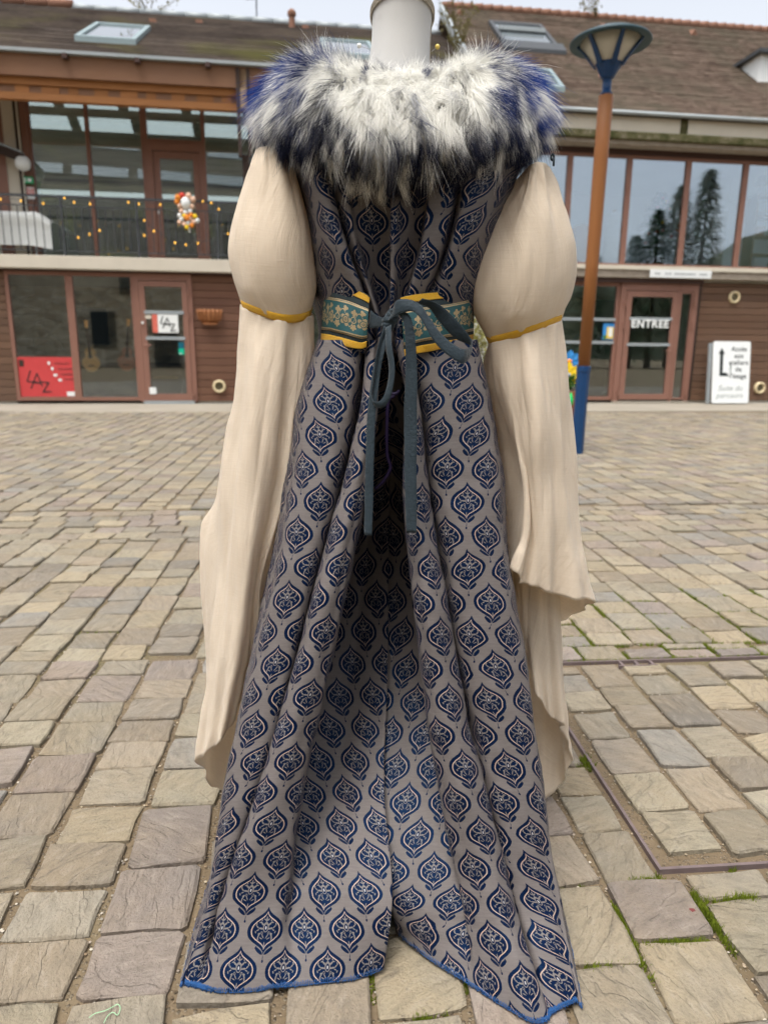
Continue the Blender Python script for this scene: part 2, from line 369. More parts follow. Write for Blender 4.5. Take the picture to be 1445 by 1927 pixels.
# ------------------------------------------------------------------ materials: setting
def build_setting_mats():
    M = Mat('sandstone', .78, .28); a = M.attr('Col'); al = X(M.t, [n for n in M.N if n.type == 'ATTRIBUTE'][0].outputs['Alpha']); v = M.coord('Object')
    def vrot(k):                        # each stone has its own grain direction and its own piece of the pattern
        r = M.node('ShaderNodeVectorRotate'); r.rotation_type = 'Z_AXIS'; M.L.new(v, r.inputs['Vector']); M.L.new((al * k).k, r.inputs['Angle']); return r.outputs[0]
    r1 = M_scale(M, vrot(9.0), (1, 3.0, 1))
    def noise4(scale, vec, det, rough, dist):
        n = M.node('ShaderNodeTexNoise'); n.noise_dimensions = '4D'; n.inputs['Scale'].default_value = scale; n.inputs['Detail'].default_value = det; n.inputs['Roughness'].default_value = rough; n.inputs['Distortion'].default_value = dist
        M.L.new(vec, n.inputs['Vector']); M.L.new((al * 37.0).k, n.inputs['W']); return X(M.t, n.outputs['Fac'])
    big = noise4(7, v, 4, .55, .3); lay = noise4(5.0, r1, 5, .5, .5); streak = noise4(26, r1, 5, .6, .4); fine = M.noise(230, v, 3)
    c = M.mix(((big - .45) * 1.6).mx(0).mn(.75), a, (.24, .18, .11)); c = M.mix(((.47 - big) * 1.7).mx(0).mn(.6), c, (.15, .145, .14))
    c = M.mix(((streak - .50) * 2.2).mx(0).mn(.55), c, (.095, .08, .062)); c = M.mix(((.46 - streak) * 2.2).mx(0).mn(.5), c, (.34, .30, .24)); c = M.mix((fine - .5).mx(0) * 1.2, c, (.10, .085, .065)); c = M.mix(M.voro(48, v).lt(.10) * (big.gt(.5)) * .35, c, (.10, .09, .075))
    st = M.ramp(lay, [(.38, (0,0,0)), (.395, (.3,.3,.3)), (.50, (.4,.4,.4)), (.512, (.72,.72,.72)), (.60, (.8,.8,.8)), (.61, (1,1,1))]); sx = M.sep(st)[0]
    edge = M.ramp(lay, [(.37, (0,0,0)), (.388, (1,1,1)), (.41, (0,0,0)), (.49, (0,0,0)), (.506, (1,1,1)), (.53, (0,0,0))]); c = M.mix(M.sep(edge)[0] * (big.gt(.52)) * .3, c, (.09, .08, .07))
    M.set('Base Color', c); M.set('Roughness', .66 + fine * .25)
    M.bump(sx * 1.0 + fine * .55 + streak * .8 + big * .3, .0055, .9); MAT['sett'] = M.m
    M = Mat('joint_bed', .95, .1); v = M.coord('Object'); n = M.noise(4, v, 5); g = M.voro(130, v); gc = M.voro(130, v, out='Color')
    c = M.mix(n, (.085, .06, .036), (.22, .17, .11)); c = M.mix(g.lt(.33) * .6, c, M.mix(M.noise(90, v, 1), (.12, .09, .06), (.42, .36, .27)))
    c = M.mix((M.noise(1.3, v, 3) - .52).mx(0) * 3.0, c, (.09, .10, .03)); M.set('Base Color', c); M.bump((.4 - g).mx(0) * 2 + M.noise(60, v, 3), .008, .9); MAT['bed'] = M.m
    M = Mat('gravel', .85, .2); M.set('Base Color', M.attr('Col')); MAT['gravel'] = M.m
    M = Mat('moss', .9, .1); v = M.coord('Object'); M.set('Base Color', M.mix(M.noise(50, v, 3), (.06, .09, .008), (.24, .29, .03))); M.translucent(.2, (.15, .2, .02)); MAT['moss'] = M.m
    M = Mat('apron_concrete', .9, .2); v = M.coord('Object'); M.set('Base Color', M.mix(M.noise(1.2, v, 6), (.22, .195, .155), (.34, .305, .25))); M.bump(M.noise(40, v, 4), .004); MAT['apron'] = M.m
    MAT['cream'] = plain('cream_concrete', (.56, .51, .42), .85, .15, scale=3, bump=.002)
    M = Mat('roughcast', .9, .1); v = M.coord('Object'); M.set('Base Color', M.mix(M.noise(9, v, 6, .7), (.16, .13, .10), (.46, .40, .33))); M.bump(M.noise(30, v, 5), .02); MAT['rough'] = M.m
    M = Mat('mossy_beam', .9, .1); v = M.coord('Object'); M.set('Base Color', M.ramp(M.noise(6, v, 7, .7), [(.35, (.05, .055, .02)), (.5, (.10, .095, .045)), (.62, (.16, .14, .09)), (.75, (.6, .58, .5))])); M.bump(M.noise(25, v, 5), .03); MAT['mossybeam'] = M.m
    MAT['frame'] = plain('red_brown_aluminium', (.235, .118, .085), .5, .35, var=.08)
    MAT['frame_dark'] = plain('dark_brown_frame', (.055, .028, .022), .6)
    def wood(name, c0, c1, c2, sc=(1, 1, 12), s=5, rough=.65):
        M = Mat(name, rough, .25); v = M.coord('Object', sc); o = M.node('ShaderNodeObjectInfo'); r = X(M.t, o.outputs['Random'])
        n = M.noise(s, v, 6, .6, .6); c = M.mix(n, c0, c1); c = M.mix((M.noise(1.1, M.coord('Object'), 4) - .35).mx(0) * 1.6, c, c2)
        c = M.mix(r * .45, c, tuple(x * .55 for x in c0)); M.set('Base Color', c); M.bump(n, .003); return M.m
    MAT['clad'] = wood('brown_cladding', (.115, .055, .036), (.19, .092, .058), (.19, .10, .058))
    MAT['clad_w'] = wood('weathered_cladding', (.10, .054, .034), (.20, .112, .066), (.15, .10, .072))
    MAT['beam'] = wood('orange_timber', (.24, .10, .032), (.46, .20, .065), (.30, .125, .045), (1, 1, 6), 3)
    MAT['beam2'] = wood('brown_fascia', (.17, .085, .045), (.27, .14, .075), (.20, .11, .07), (1, 1, 5), 2)
    MAT['darkwood'] = wood('dark_timber', (.03, .018, .013), (.06, .035, .025), (.05, .035, .03))
    MAT['polewood'] = wood('varnished_pole', (.22, .08, .025), (.42, .17, .05), (.33, .14, .045), (3, 3, .5), 6, .45)
    MAT['lightwood'] = wood('pale_wood', (.42, .29, .16), (.58, .42, .26), (.5, .36, .2))
    M = Mat('roof_tiles_old', .95, .08); v = M.coord('Object'); a = M.noise(1.0, v, 7, .65); b = M.noise(9, v, 4)
    c = M.ramp(a * .75 + b * .25, [(.3, (.045, .034, .028)), (.45, (.078, .063, .054)), (.58, (.11, .088, .072)), (.72, (.14, .122, .078))])
    c = M.mix((M.noise(.45, v, 5) - .53).mx(0) * 5, c, (.13, .125, .045)); M.set('Base Color', c); MAT['roofL'] = M.m
    M = Mat('roof_tiles_brown', .95, .08); v = M.coord('Object', (4.5, 4.5, 8)); b = M.voro(1.6, v, out='Color'); a = M.noise(.9, M.coord('Object'), 7, .6)
    c = M.mix(M.sep(b.k)[0], (.075, .052, .040), (.145, .108, .083)); c = M.mix((a - .42).mx(0) * 3.0, c, (.085, .078, .055)); M.set('Base Color', c); MAT['roofR'] = M.m
    MAT['ridge'] = plain('ridge_clay', (.24, .13, .09), .9, .1, var=.35, scale=6)
    MAT['zinc'] = plain('zinc', (.30, .33, .34), .55, .4, .1, scale=4)
    MAT['greymetal'] = plain('grey_flashing', (.20, .26, .27), .5, .4, scale=4)
    MAT['darkmetal'] = plain('dark_grey_metal', (.045, .05, .055), .5, .4)
    MAT['blue'] = plain('blue_paint', (.003, .036, .115), .42, .4, var=.2, scale=20)
    MAT['lampglass'] = plain('lamp_diffuser', (.48, .46, .40), .35, .4, scale=6)
    MAT['white'] = plain('white_board', (.72, .74, .73), .5, .35, var=.05)
    MAT['offwhite'] = plain('white_plaster', (.60, .60, .55), .9, .1, var=.08, scale=2)
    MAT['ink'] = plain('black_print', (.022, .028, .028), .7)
    MAT['greyink'] = plain('grey_print', (.30, .33, .32), .7)
    MAT['red'] = plain('red_poster', (.52, .055, .055), .7, var=.08)
    MAT['paper'] = plain('white_paper', (.74, .76, .74), .8, var=.04)
    MAT['coral'] = plain('coral_strip', (.60, .14, .10), .7)
    MAT['teal'] = plain('teal_sticker', (.0, .10, .15), .6); MAT['greenst'] = plain('green_sticker', (.0, .42, .24), .6)
    MAT['exitgreen'] = plain('exit_green', (.02, .35, .14), .5)
    MAT['guitar'] = plain('guitar_top', (.80, .46, .16), .3, .5); MAT['guitar2'] = plain('guitar_dark', (.42, .15, .08), .3, .5)
    MAT['copper'] = plain('terracotta_slats', (.30, .12, .045), .6, var=.3, scale=30)
    MAT['ventring'] = plain('cream_plastic', (.66, .55, .34), .5); MAT['ventdark'] = plain('vent_mesh', (.10, .085, .05), .8)
    MAT['interior'] = plain('interior_wall', (.66, .67, .60), .9, .1, scale=1.5)
    MAT['interior_white'] = plain('interior_white', (.72, .74, .70), .9, .1, scale=1.5)
    MAT['interior_dark'] = plain('interior_dark', (.12, .10, .085), .9, .1, scale=2)
    MAT['floor_in'] = plain('interior_floor', (.22, .20, .17), .6, scale=2)
    M = Mat('rubble_wall', .95, .1); v = M.coord('Object', (1, 1, 2.1)); d = M.voro(3.2, v, 'DISTANCE_TO_EDGE'); cc = M.voro(3.2, v, out='Color')
    c = M.mix(M.sep(cc.k)[0], (.30, .235, .155), (.62, .53, .39)); c = M.mix(d.lt(.05), c, (.42, .37, .28)); M.set('Base Color', c); M.bump(d.mn(.12), .15); MAT['rubble'] = M.m
    def glass(name, refl, tint):
        M = Mat(name); tr = M.node('ShaderNodeBsdfTransparent'); tr.inputs[0].default_value = (*tint, 1); gl = M.node('ShaderNodeBsdfGlossy'); gl.inputs['Roughness'].default_value = .01; gl.inputs[0].default_value = (.82, .91, 1, 1)
        lw = M.node('ShaderNodeFresnel'); lw.inputs['IOR'].default_value = 1.5; mx = M.node('ShaderNodeMixShader')
        v = M.coord('Object'); bp = M.node('ShaderNodeBump'); bp.inputs['Distance'].default_value = .004; bp.inputs['Strength'].default_value = .12; M.L.new(M.noise(.8, v, 2).k, bp.inputs['Height']); M.L.new(bp.outputs[0], gl.inputs['Normal'])
        M.L.new((X(M.t, lw.outputs[0]) * 1.0 + refl).mn(1.0).k, mx.inputs[0]); M.L.new(tr.outputs[0], mx.inputs[1]); M.L.new(gl.outputs[0], mx.inputs[2]); M.L.new(mx.outputs[0], M.out.inputs['Surface'])
        M.N.remove(M.b); return M.m
    MAT['glass'] = glass('window_glass', .14, (.95, .97, .95)); MAT['glass_up'] = glass('upper_glass', .17, (.93, .96, .98)); MAT['glass_l'] = glass('balcony_glass', .22, (.82, .88, .84))
    M = Mat('bulb', .4); M.b.inputs['Base Color'].default_value = (1, .55, .08, 1); M.b.inputs['Emission Color'].default_value = (1, .5, .06, 1); M.b.inputs['Emission Strength'].default_value = .6; MAT['bulb'] = M.m
    for k, c in dict(yellow=(.80, .55, .02), orange=(.75, .25, .03), redp=(.55, .05, .03), pink=(.7, .2, .25), skin=(.70, .45, .32), sky=(.04, .25, .6), leafy=(.06, .16, .03), brightgreen=(.02, .5, .12), terracotta=(.30, .11, .05), wicker=(.45, .26, .12), lampshade=(.78, .75, .62), thread=(.30, .50, .30), pinkleaf=(.14, .03, .03)).items(): MAT[k] = plain('paint_' + k, c, .6)
    def leafmat(name, lo, hi, tr=.25):
        M = Mat(name, .6, .25); o = M.attr('Col'); c = M.mix(M.noise(7, M.coord('Object'), 3), lo, hi); M.set('Base Color', c); M.translucent(tr, hi); return M.m
    MAT['fir'] = leafmat('fir_needles', (.02, .06, .03), (.06, .13, .06)); MAT['bush'] = leafmat('yellow_green_leaves', (.20, .20, .05), (.42, .40, .13)); MAT['weed'] = leafmat('dry_weed', (.10, .09, .04), (.22, .19, .08)); MAT['hill'] = plain('wooded_hill', (.055, .065, .045), .95, .05, var=.5, scale=.3)
build_setting_mats()

# ------------------------------------------------------------------ the ground and its setts
ground = MB().add([(-160, -120, -.010), (160, -120, -.010), (160, 220, -.010), (-160, 220, -.010)], [(0, 1, 2, 3)]).build('ground', MAT['bed'])
tag(ground, kind='structure')
GY = math.radians(5.0)
GS = np.array([-math.sin(GY), math.cos(GY)]); GT = np.array([math.cos(GY), math.sin(GY)])      # away from the viewer / to the right
def gp(s, t, z=0.0):
    p = GS * s + GT * t; return np.array([p[0], p[1], z])
MH = dict(t0=.575, t1=1.45, s0=.985, s1=1.79)                     # the paved manhole cover, in the sett frame
PAL = [tuple(x*.74*k for x, k in zip(c, (1.04, .985, .88))) for c in ((.33, .295, .232), (.305, .278, .226), (.335, .31, .255), (.29, .262, .214), (.35, .305, .228), (.30, .262, .212), (.275, .257, .222), (.322, .298, .238), (.36, .318, .24), (.295, .258, .214), (.27, .238, .225), (.25, .245, .235), (.285, .245, .225), (.235, .215, .19))]
def sett_mesh(s0, s1, t0, t1, n_side, dz, col, rough=1.0):
    """one riven stone: irregular outline, chamfered rim, uneven top"""
    g = min(s1 - s0, t1 - t0); j = .045 * g * rough
    cs = [(s0, t0), (s0, t1), (s1, t1), (s1, t0)]
    cs = [(a + random.uniform(-j, j), b + random.uniform(-j, j)) for a, b in cs]
    out = []
    for k in range(4):
        (a, b), (c, d) = cs[k], cs[(k+1) % 4]
        cut = random.uniform(.015, .09)
        if n_side == 1: out += [(a, b)]
        else:
            for f in (cut, .5 + random.uniform(-.15, .15), 1 - random.uniform(.01, .07))[:n_side]:
                o = random.uniform(-j, j) * .55; nx, ny = -(d - b), (c - a); l = math.hypot(nx, ny) + 1e-9
                out.append((a + (c - a)*f + nx/l*o, b + (d - b)*f + ny/l*o))
    n = len(out); ms = sum(p[0] for p in out)/n; mt = sum(p[1] for p in out)/n
    ins = min(.006, g*.045) * random.uniform(.5, 1.2); tilt = (random.uniform(-.02, .02), random.uniform(-.025, .025))
    V = []; 
    for ring, (k, z) in enumerate(((0, -.03), (0, -.0032), (ins, 0.0))):
        for p in out:
            l = math.hypot(p[0]-ms, p[1]-mt) + 1e-9
            q = (p[0] - (p[0]-ms)/l*k, p[1] - (p[1]-mt)/l*k)
            zz = z + dz + ((q[0]-ms)*tilt[0] + (q[1]-mt)*tilt[1] + random.uniform(-.0012, .0012) if ring else 0)
            V.append(gp(q[0], q[1], zz))
    V.append(gp(ms, mt, dz + random.uniform(0, .0025)))
    Fc = []
    for r in range(2):
        for i in range(n): Fc.append((r*n+i, r*n+(i+1) % n, (r+1)*n+(i+1) % n, (r+1)*n+i))
    for i in range(n): Fc.append((2*n+i, 2*n+(i+1) % n, 3*n))
    return V, Fc, col
def sett_col():
    c = random.choice(PAL); k = random.uniform(.82, 1.15); return tuple(min(.6, x*k) for x in c) + (random.random(),)
cells = []
def fill_columns(sa, sb, ta, tb, wid=.131, lo=.098, hi=.15, skip=None, joint=.012):
    t = ta
    while t < tb:
        w = wid * random.uniform(.93, 1.08); s = sa - random.uniform(0, .12)
        while s < sb:
            l = random.uniform(lo, hi); e = min(s + l, sb)
            if e - max(s, sa) > .035:
                a = max(s, sa)
                ok, a, e, ta_, tb_ = (True, a, e, t, t + w) if skip is None else skip(a, e, t, t + w)
                if ok and e - a > .03 and tb_ - ta_ > .03: cells.append((a + joint*.25, e - joint*.25, ta_ + joint*.55, tb_ - joint*.55))
            s += l
        t += w
def fill_rows(sa, sb, ta, tb, hei=.118, lo=.12, hi=.17):
    s = sa
    while s < sb - .05:
        e = min(sb, s + hei * random.uniform(.93, 1.07)); t = ta - random.uniform(0, .1)
        while t < tb:
            l = random.uniform(lo, hi); cells.append((s + .005, e - .005, t + .005, t + l - .005)); t += l
        s = e
def gapset(a, e, t, q):                                            # trim the stones round the manhole rim, leave a mossy gap at its corner
    if .90 < (a+e)/2 < .975 and .46 < (t+q)/2 < .60: return False, a, e, t, q
    if e > MH['s0']-.012 and a < MH['s1']+.012 and q > MH['t0']-.012 and t < MH['t1']+.012:
        if t < MH['t0'] - .045: q = MH['t0'] - .012
        elif q > MH['t1'] + .045: t = MH['t1'] + .012
        elif a < MH['s0'] - .04: e = MH['s0'] - .014
        elif e > MH['s1'] + .04: a = MH['s1'] + .012
        else: return False, a, e, t, q
    return True, a, e, t, q
fill_columns(.42, 1.9, -1.6, 1.95, .136, .10, .155, skip=gapset, joint=.012)
fill_columns(1.9, 3.24, -3.2, 3.4, .133, joint=.010)
fill_rows(3.24, 3.86, -4.6, 4.8)
fill_columns(3.86, 6.6, -6.2, 6.4, .138, joint=.010)
fill_columns(6.6, 10.2, -7.8, 9.6, .15, .11, .17, joint=.012)
fill_columns(MH['s0']+.02, MH['s1']-.02, MH['t0']+.022, MH['t1']-.02, .125, .10, .16, joint=.013)
info = []
for c in cells:
    s, t = (c[0]+c[1])/2, (c[2]+c[3])/2; x, y, w = project(gp(s, t))
    area = (c[1]-c[0])*(c[3]-c[2]) / w**2 * (CAM_H / w)
    seen = 0 < x < 1445 and y < 1935 and not (y < 1800 and 400 + max(0, (1480-y))*.08 < x < 1040) and s > .5
    info.append((area if seen else 0, c))
info.sort(key=lambda q: -q[0])
for k, (a, c) in enumerate(info[:300]):
    V, Fc, col = sett_mesh(*c, 3 if k < 260 else 2, random.uniform(-.004, .004), sett_col())
    me = bpy.data.meshes.new('sett'); me.from_pydata([tuple(v) for v in V], [], Fc); me.update()
    me.attributes.new('Col', 'FLOAT_COLOR', 'POINT').data.foreach_set('color', list(col) * len(V))
    link('sett', me, MAT['sett'], ground)
V, Fc, Cc = [], [], []
for a, c in info[300:]:
    far = c[0] > 4.5
    v, f, col = sett_mesh(*c, 1 if far else 2, random.uniform(-.003, .003), sett_col(), .8)
    b = len(V); V += [tuple(p) for p in v]; Fc += [tuple(i + b for i in q) for q in f]; Cc += list(col) * len(v)
me = bpy.data.meshes.new('far_setts'); me.from_pydata(V, [], Fc); me.update()
me.attributes.new('Col', 'FLOAT_COLOR', 'POINT').data.foreach_set('color', Cc)
tag(link('far_setts', me, MAT['sett'], ground), kind='stuff')
# concrete apron in front of the buildings
apron = MB().box((-14, -1.75, -.03), (14, .6, -.002), wp).build('apron', MAT['apron']); tag(apron, kind='structure')
# loose gravel in the wide joints
ico = np.array([(0,0,1),(.9,0,.1),(.2,.85,0),(-.75,.5,.05),(-.7,-.55,0),(.25,-.8,.1),(0,0,-1)]); icf = [(0,1,2),(0,2,3),(0,3,4),(0,4,5),(0,5,1),(6,2,1),(6,3,2),(6,4,3),(6,5,4),(6,1,5)]
V, Fc, Cc = [], [], []
near = [c for c in cells if c[0] < 2.2]
for _ in range(9000):
    c = random.choice(near); e = random.random()
    if e < .7: s, t = random.uniform(c[0], c[1]), (c[2] if random.random() < .5 else c[3]) + random.gauss(0, .007)
    else: s, t = (c[0] if random.random() < .5 else c[1]) + random.gauss(0, .004), random.uniform(c[2], c[3])
    r = random.uniform(.0012, .0036); p = gp(s, t, -.008 + r*.3); a = random.uniform(0, 6.28); R = np.array([[math.cos(a), -math.sin(a), 0], [math.sin(a), math.cos(a), 0], [0, 0, .7]])
    b = len(V); V += [tuple(p + R @ (q * r)) for q in ico]; Fc += [tuple(i + b for i in f) for f in icf]
    k = random.uniform(.5, 1.2); col = random.choice([(.40, .33, .23), (.30, .24, .17), (.48, .43, .35), (.22, .16, .10), (.36, .30, .24)]); Cc += [x*k for x in col] + [1] + ([x*k for x in col] + [1]) * 6
me = bpy.data.meshes.new('gravel'); me.from_pydata(V, [], Fc); me.update(); me.attributes.new('Col', 'FLOAT_COLOR', 'POINT').data.foreach_set('color', Cc)
tag(link('gravel', me, MAT['gravel']), 'fine tan gravel lying in the joints between the setts', 'gravel', kind='stuff')
# moss in the damp joints to the right
V, Fc = [], []
def moss_at(s, t, n, spread, h):
    for _ in range(n):
        x = gp(s + random.gauss(0, spread), t + random.gauss(0, spread), -.009); a = random.uniform(0, 6.28); l = h * random.uniform(.4, 1.3); w = .0012
        d = np.array([math.cos(a), math.sin(a), 0]); b = len(V)
        V.extend([tuple(x - d*w), tuple(x + d*w), tuple(x + np.array([random.uniform(-.5, .5)*l, random.uniform(-.5, .5)*l, l]))]); Fc.append((b, b+1, b+2))
for px, py, n, sp, h in [(1262,1700,900,.012,.010),(1290,1712,500,.014,.010),(1330,1712,350,.012,.009),(1245,1675,400,.010,.010),(1225,1740,500,.012,.010),(1180,1752,350,.012,.009),(1130,1752,300,.012,.009),(1090,1745,350,.012,.009),(1390,1735,450,.014,.012),(1430,1715,500,.016,.014),(1100,1425,200,.008,.013),(1110,1440,120,.008,.01),(1270,1790,300,.010,.009),(820,1820,250,.010,.009),(795,1830,200,.010,.008),(790,1880,250,.011,.008),(840,1800,150,.008,.008),(1085,1690,150,.007,.008)]:
    p = atg(px, py); s, t = p[:2] @ GS, p[:2] @ GT
    for _ in range(n//25):                                        # moss keeps to the joints: push each clump out of the stone it falls on
        a, c_ = s + random.gauss(0, sp*2.2), t + random.gauss(0, sp*2.2)
        for q in cells:
            if q[0]-.002 < a < q[1]+.002 and q[2]-.002 < c_ < q[3]+.002:
                k = min(((a-q[0], 0), (q[1]-a, 1), (c_-q[2], 2), (q[3]-c_, 3)))
                if k[1] == 0: a = q[0]-.006
                elif k[1] == 1: a = q[1]+.006
                elif k[1] == 2: c_ = q[2]-.007
                else: c_ = q[3]+.007
                break
        moss_at(a, c_, 25, .0035, h)
for t in np.arange(.5, 1.45, .012):                               # along the far edge of the manhole rim
    if random.random() < .8: moss_at(MH['s1'] + .010, t, 22, .004, .012)
for c in cells:                                                   # thin mossy lines along joints right of the gown
    s, t = (c[0]+c[1])/2, (c[2]+c[3])/2
    if 1.75 < s < 2.35 and .35 < t < 1.7 and random.random() < .85:
        for f in np.linspace(0, 1, 11):
            if random.random() < .75: moss_at(c[0] + (c[1]-c[0])*f, c[2]-.006, 16, .004, .013)
            if random.random() < .6: moss_at(c[0]-.003, c[2] + (c[3]-c[2])*f, 16, .003, .013)
    elif s < 4.2 and random.random() < .035:
        for f in np.linspace(0, 1, 6): moss_at(c[0]-.003, c[2] + (c[3]-c[2])*f, 8, .004, .011)
me = bpy.data.meshes.new('moss'); me.from_pydata(V, [], Fc); me.update()
tag(link('moss', me, MAT['moss']), 'bright green moss growing in the joints between setts', 'moss', kind='stuff')
# metal rim of the paved manhole cover
mh = empty('manhole_cover', gp(MH['s0'], MH['t0']), 'square manhole cover with thin steel rim and setts laid inside', 'manhole')
b = MB()
for s0, s1, t0, t1 in ((MH['s0']-.006, MH['s0'], MH['t0']-.006, MH['t1']+.006), (MH['s1'], MH['s1']+.006, MH['t0']-.006, MH['t1']+.006)):
    b.box((s0, t0, -.03), (s1, t1, .0005), lambda s, t, z: gp(s, t, z))
for t0, t1 in ((MH['t0']-.006, MH['t0']), (MH['t1'], MH['t1']+.006)): b.box((MH['s0'], t0, -.03), (MH['s1'], t1, .0005), lambda s, t, z: gp(s, t, z))
MAT['rustrim'] = plain('rusty_steel', (.17, .13, .125), .7, .3, .3, var=.4, scale=30)
b.build('rim', MAT['rustrim'], mh)
b = MB()
for t0 in (.84, .885, .93): b.box((MH['s1']-.03, t0, -.02), (MH['s1']-.006, t0+.008, .0015), lambda s, t, z: gp(s, t, z))
b.box((MH['s1']-.034, .83, -.02), (MH['s1']-.030, .945, .0015), lambda s, t, z: gp(s, t, z))
b.build('lifting_slot', MAT['rustrim'], mh)
# litter: a reddish leaf by the rim and a loop of green thread
p = atg(1300, 1712); leaf = MB().add([tuple(p + np.array(q)) for q in ((-.015, 0, -.004), (-.006, .004, -.001), (.002, .008, -.003), (.004, .003, .0), (.017, .001, -.004), (.003, -.003, .0), (-.004, -.005, -.002))], [(0, 1, 6), (1, 3, 5, 6), (1, 2, 3), (3, 4, 5)]).build('fallen_leaf', MAT['pinkleaf'])
tag(leaf, 'small pinkish red fallen leaf on the moss below the manhole', 'leaf')
th = [atg(*q, .005) for q in ((168, 1915), (180, 1907), (198, 1902), (214, 1894), (222, 1890), (227, 1897), (222, 1910), (213, 1905), (203, 1912), (196, 1925))]
tag(MB().tube([tuple(q) for q in crom(np.array(th), 50)], .0006, 5).build('green_thread', MAT['thread']), 'curled loop of pale green thread lying on the setts', 'thread')

# ------------------------------------------------------------------ the two workshop wings behind the court
def text_mesh(name, txt, size, org, ux, uz, mat, parent, align='CENTER', bold=0.0, shear=0.0, space=1.0, depth=.002):
    c = bpy.data.curves.new(name, 'FONT'); c.body = txt; c.size = size; c.align_x = align; c.align_y = 'CENTER'; c.offset = bold; c.extrude = depth; c.shear = shear; c.space_character = space; c.resolution_u = 3
    o = bpy.data.objects.new(name, c); COL.objects.link(o); dg = bpy.context.evaluated_depsgraph_get()
    me = bpy.data.meshes.new_from_object(o.evaluated_get(dg)); bpy.data.objects.remove(o); bpy.data.curves.remove(c)
    ux = np.asarray(ux, float); uz = np.asarray(uz, float); nn = np.cross(ux, uz)
    for v in me.vertices: v.co = Vector(np.asarray(org) + ux*v.co.x + uz*v.co.y + nn*v.co.z)
    me.name = name; return link(name, me, mat, parent)
WZ = np.array([0, 0, 1.0])
def strokes(name, org, segs, r, mat, parent, v=0.0):               # hand-drawn letters as thin bars, (u, z) pairs round org
    b = MB()
    for a, c in segs:
        p, q = np.array(a), np.array(c); d = q - p; d = d/np.linalg.norm(d); n = np.array([-d[1], d[0]])*r
        P = [wp(org[0] + k[0], v, org[1] + k[1]) for k in (p + n, p - n, q - n, q + n)]; b.prism(P, -WV*.004)
    return b.build(name, mat, parent)
def laz(k): return [((x0*k, z0*k), (x1*k, z1*k)) for (x0, z0), (x1, z1) in (((-.26, .40), (-.42, -.02)), ((-.42, -.02), (.02, -.06)), ((-.30, -.30), (-.02, .30)), ((-.02, .30), (.14, -.22)), ((-.22, -.06), (.10, -.10)), ((.06, -.04), (.40, -.06)), ((.40, -.06), (.14, -.44)), ((.14, -.44), (.46, -.42)))]
def sash(name, parent, u0, u1, z0, z1, v, w=.06, glass='glass', frame='frame', d=.07, bottom=None):
    """a glazed light: frame part with its pane as a sub-part"""
    bt = bottom or w; b = MB()
    b.box((u0, v, z0), (u0+w, v+d, z1), wp).box((u1-w, v, z0), (u1, v+d, z1), wp).box((u0+w, v, z1-w), (u1-w, v+d, z1), wp).box((u0+w, v, z0), (u1-w, v+d, z0+bt), wp)
    f = b.build(name, MAT[frame], parent)
    MB().box((u0+w, v+d*.45, z0+bt), (u1-w, v+d*.55, z1-w), wp).build('pane', MAT[glass], f); return f
def boards(parent, u0, u1, z0, z1, v, mat, h=.118, t=.03):
    z = z0; k = 0
    while z < z1 - .02:
        e = min(z1, z + h); p = [wp(u, vv, zz) for u in (u0, u1) for vv, zz in ((v, z + .006), (v, e - .010), (v + .012, e), (v + t, e), (v + t, z))]
        MB().add(p, [(0,1,6,5), (1,2,7,6), (2,3,8,7), (3,4,9,8), (4,0,5,9), (4,3,2,1,0), (5,6,7,8,9)]).build('board', MAT[mat], parent); z = e; k += 1
def roof_slope(name, parent, u0, u1, v0, z0, v1, z1, mat, course=.16, holes=()):
    """sloping roof laid in overlapping courses; holes: (u0, u1, v0, v1) left open"""
    n = max(2, int(math.hypot(v1-v0, z1-z0)/course)); b = MB(); sgn = 1 if v1 > v0 else -1
    for k in range(n):
        a, c = k/n, (k+1)/n; va, vc = v0 + (v1-v0)*a, v0 + (v1-v0)*c; za, zc = z0 + (z1-z0)*a, z0 + (z1-z0)*c
        cuts = [u0, u1]; mid = (va+vc)/2
        hs = sorted((h for h in holes if min(h[2], h[3]) < mid < max(h[2], h[3])), key=lambda h: h[0]); spans = []; x = u0
        for h in hs: spans.append((x, h[0])); x = h[1]
        spans.append((x, u1))
        for s, e in spans:
            nn = max(1, int((e-s)/1.3)) ; us = np.linspace(s, e, nn+1)
            for i in range(nn):
                j = random.uniform(-.006, .006)
                b.add([wp(us[i], va, za + .026 + j), wp(us[i+1], va, za + .026 + j), wp(us[i+1], vc, zc + .004), wp(us[i], vc, zc + .004), wp(us[i], va, za - .02), wp(us[i+1], va, za - .02)], [(0,1,2,3), (4,5,1,0)])
    b.box((0, 0, 0), (0, 0, 0)) if False else None
    r = b.build(name, MAT[mat], parent); return r
def roof_window(parent, u0, u1, va, vb, zf, mat='greymetal', opened=0.0, name='roof_window'):
    b = MB(); w = .07
    def P(u, v, h): return wp(u, v, zf(v) + h)
    for a, c, d, e in ((u0, u1, va, va + w), (u0, u1, vb - w, vb), (u0, u0 + w, va + w, vb - w), (u1 - w, u1, va + w, vb - w)):
        b.add([P(a, d, .0), P(c, d, .0), P(c, e, .0), P(a, e, .0), P(a, d, .09), P(c, d, .09), P(c, e, .09), P(a, e, .09)], [(4,5,6,7), (0,1,5,4), (1,2,6,5), (2,3,7,6), (3,0,4,7)])
    f = b.build(name, MAT[mat], parent)
    MB().add([P(u0+w, va+w, .06), P(u1-w, va+w, .06), P(u1-w, vb-w, .06), P(u0+w, vb-w, .06)], [(0,1,2,3)]).build('roof_pane', MAT['skylight_glass'], f)
    return f
M = Mat('skylight_glass', .06, .9, color=(.10, .12, .13)); M.b.inputs['Coat Weight'].default_value = .6; MAT['skylight_glass'] = M.m

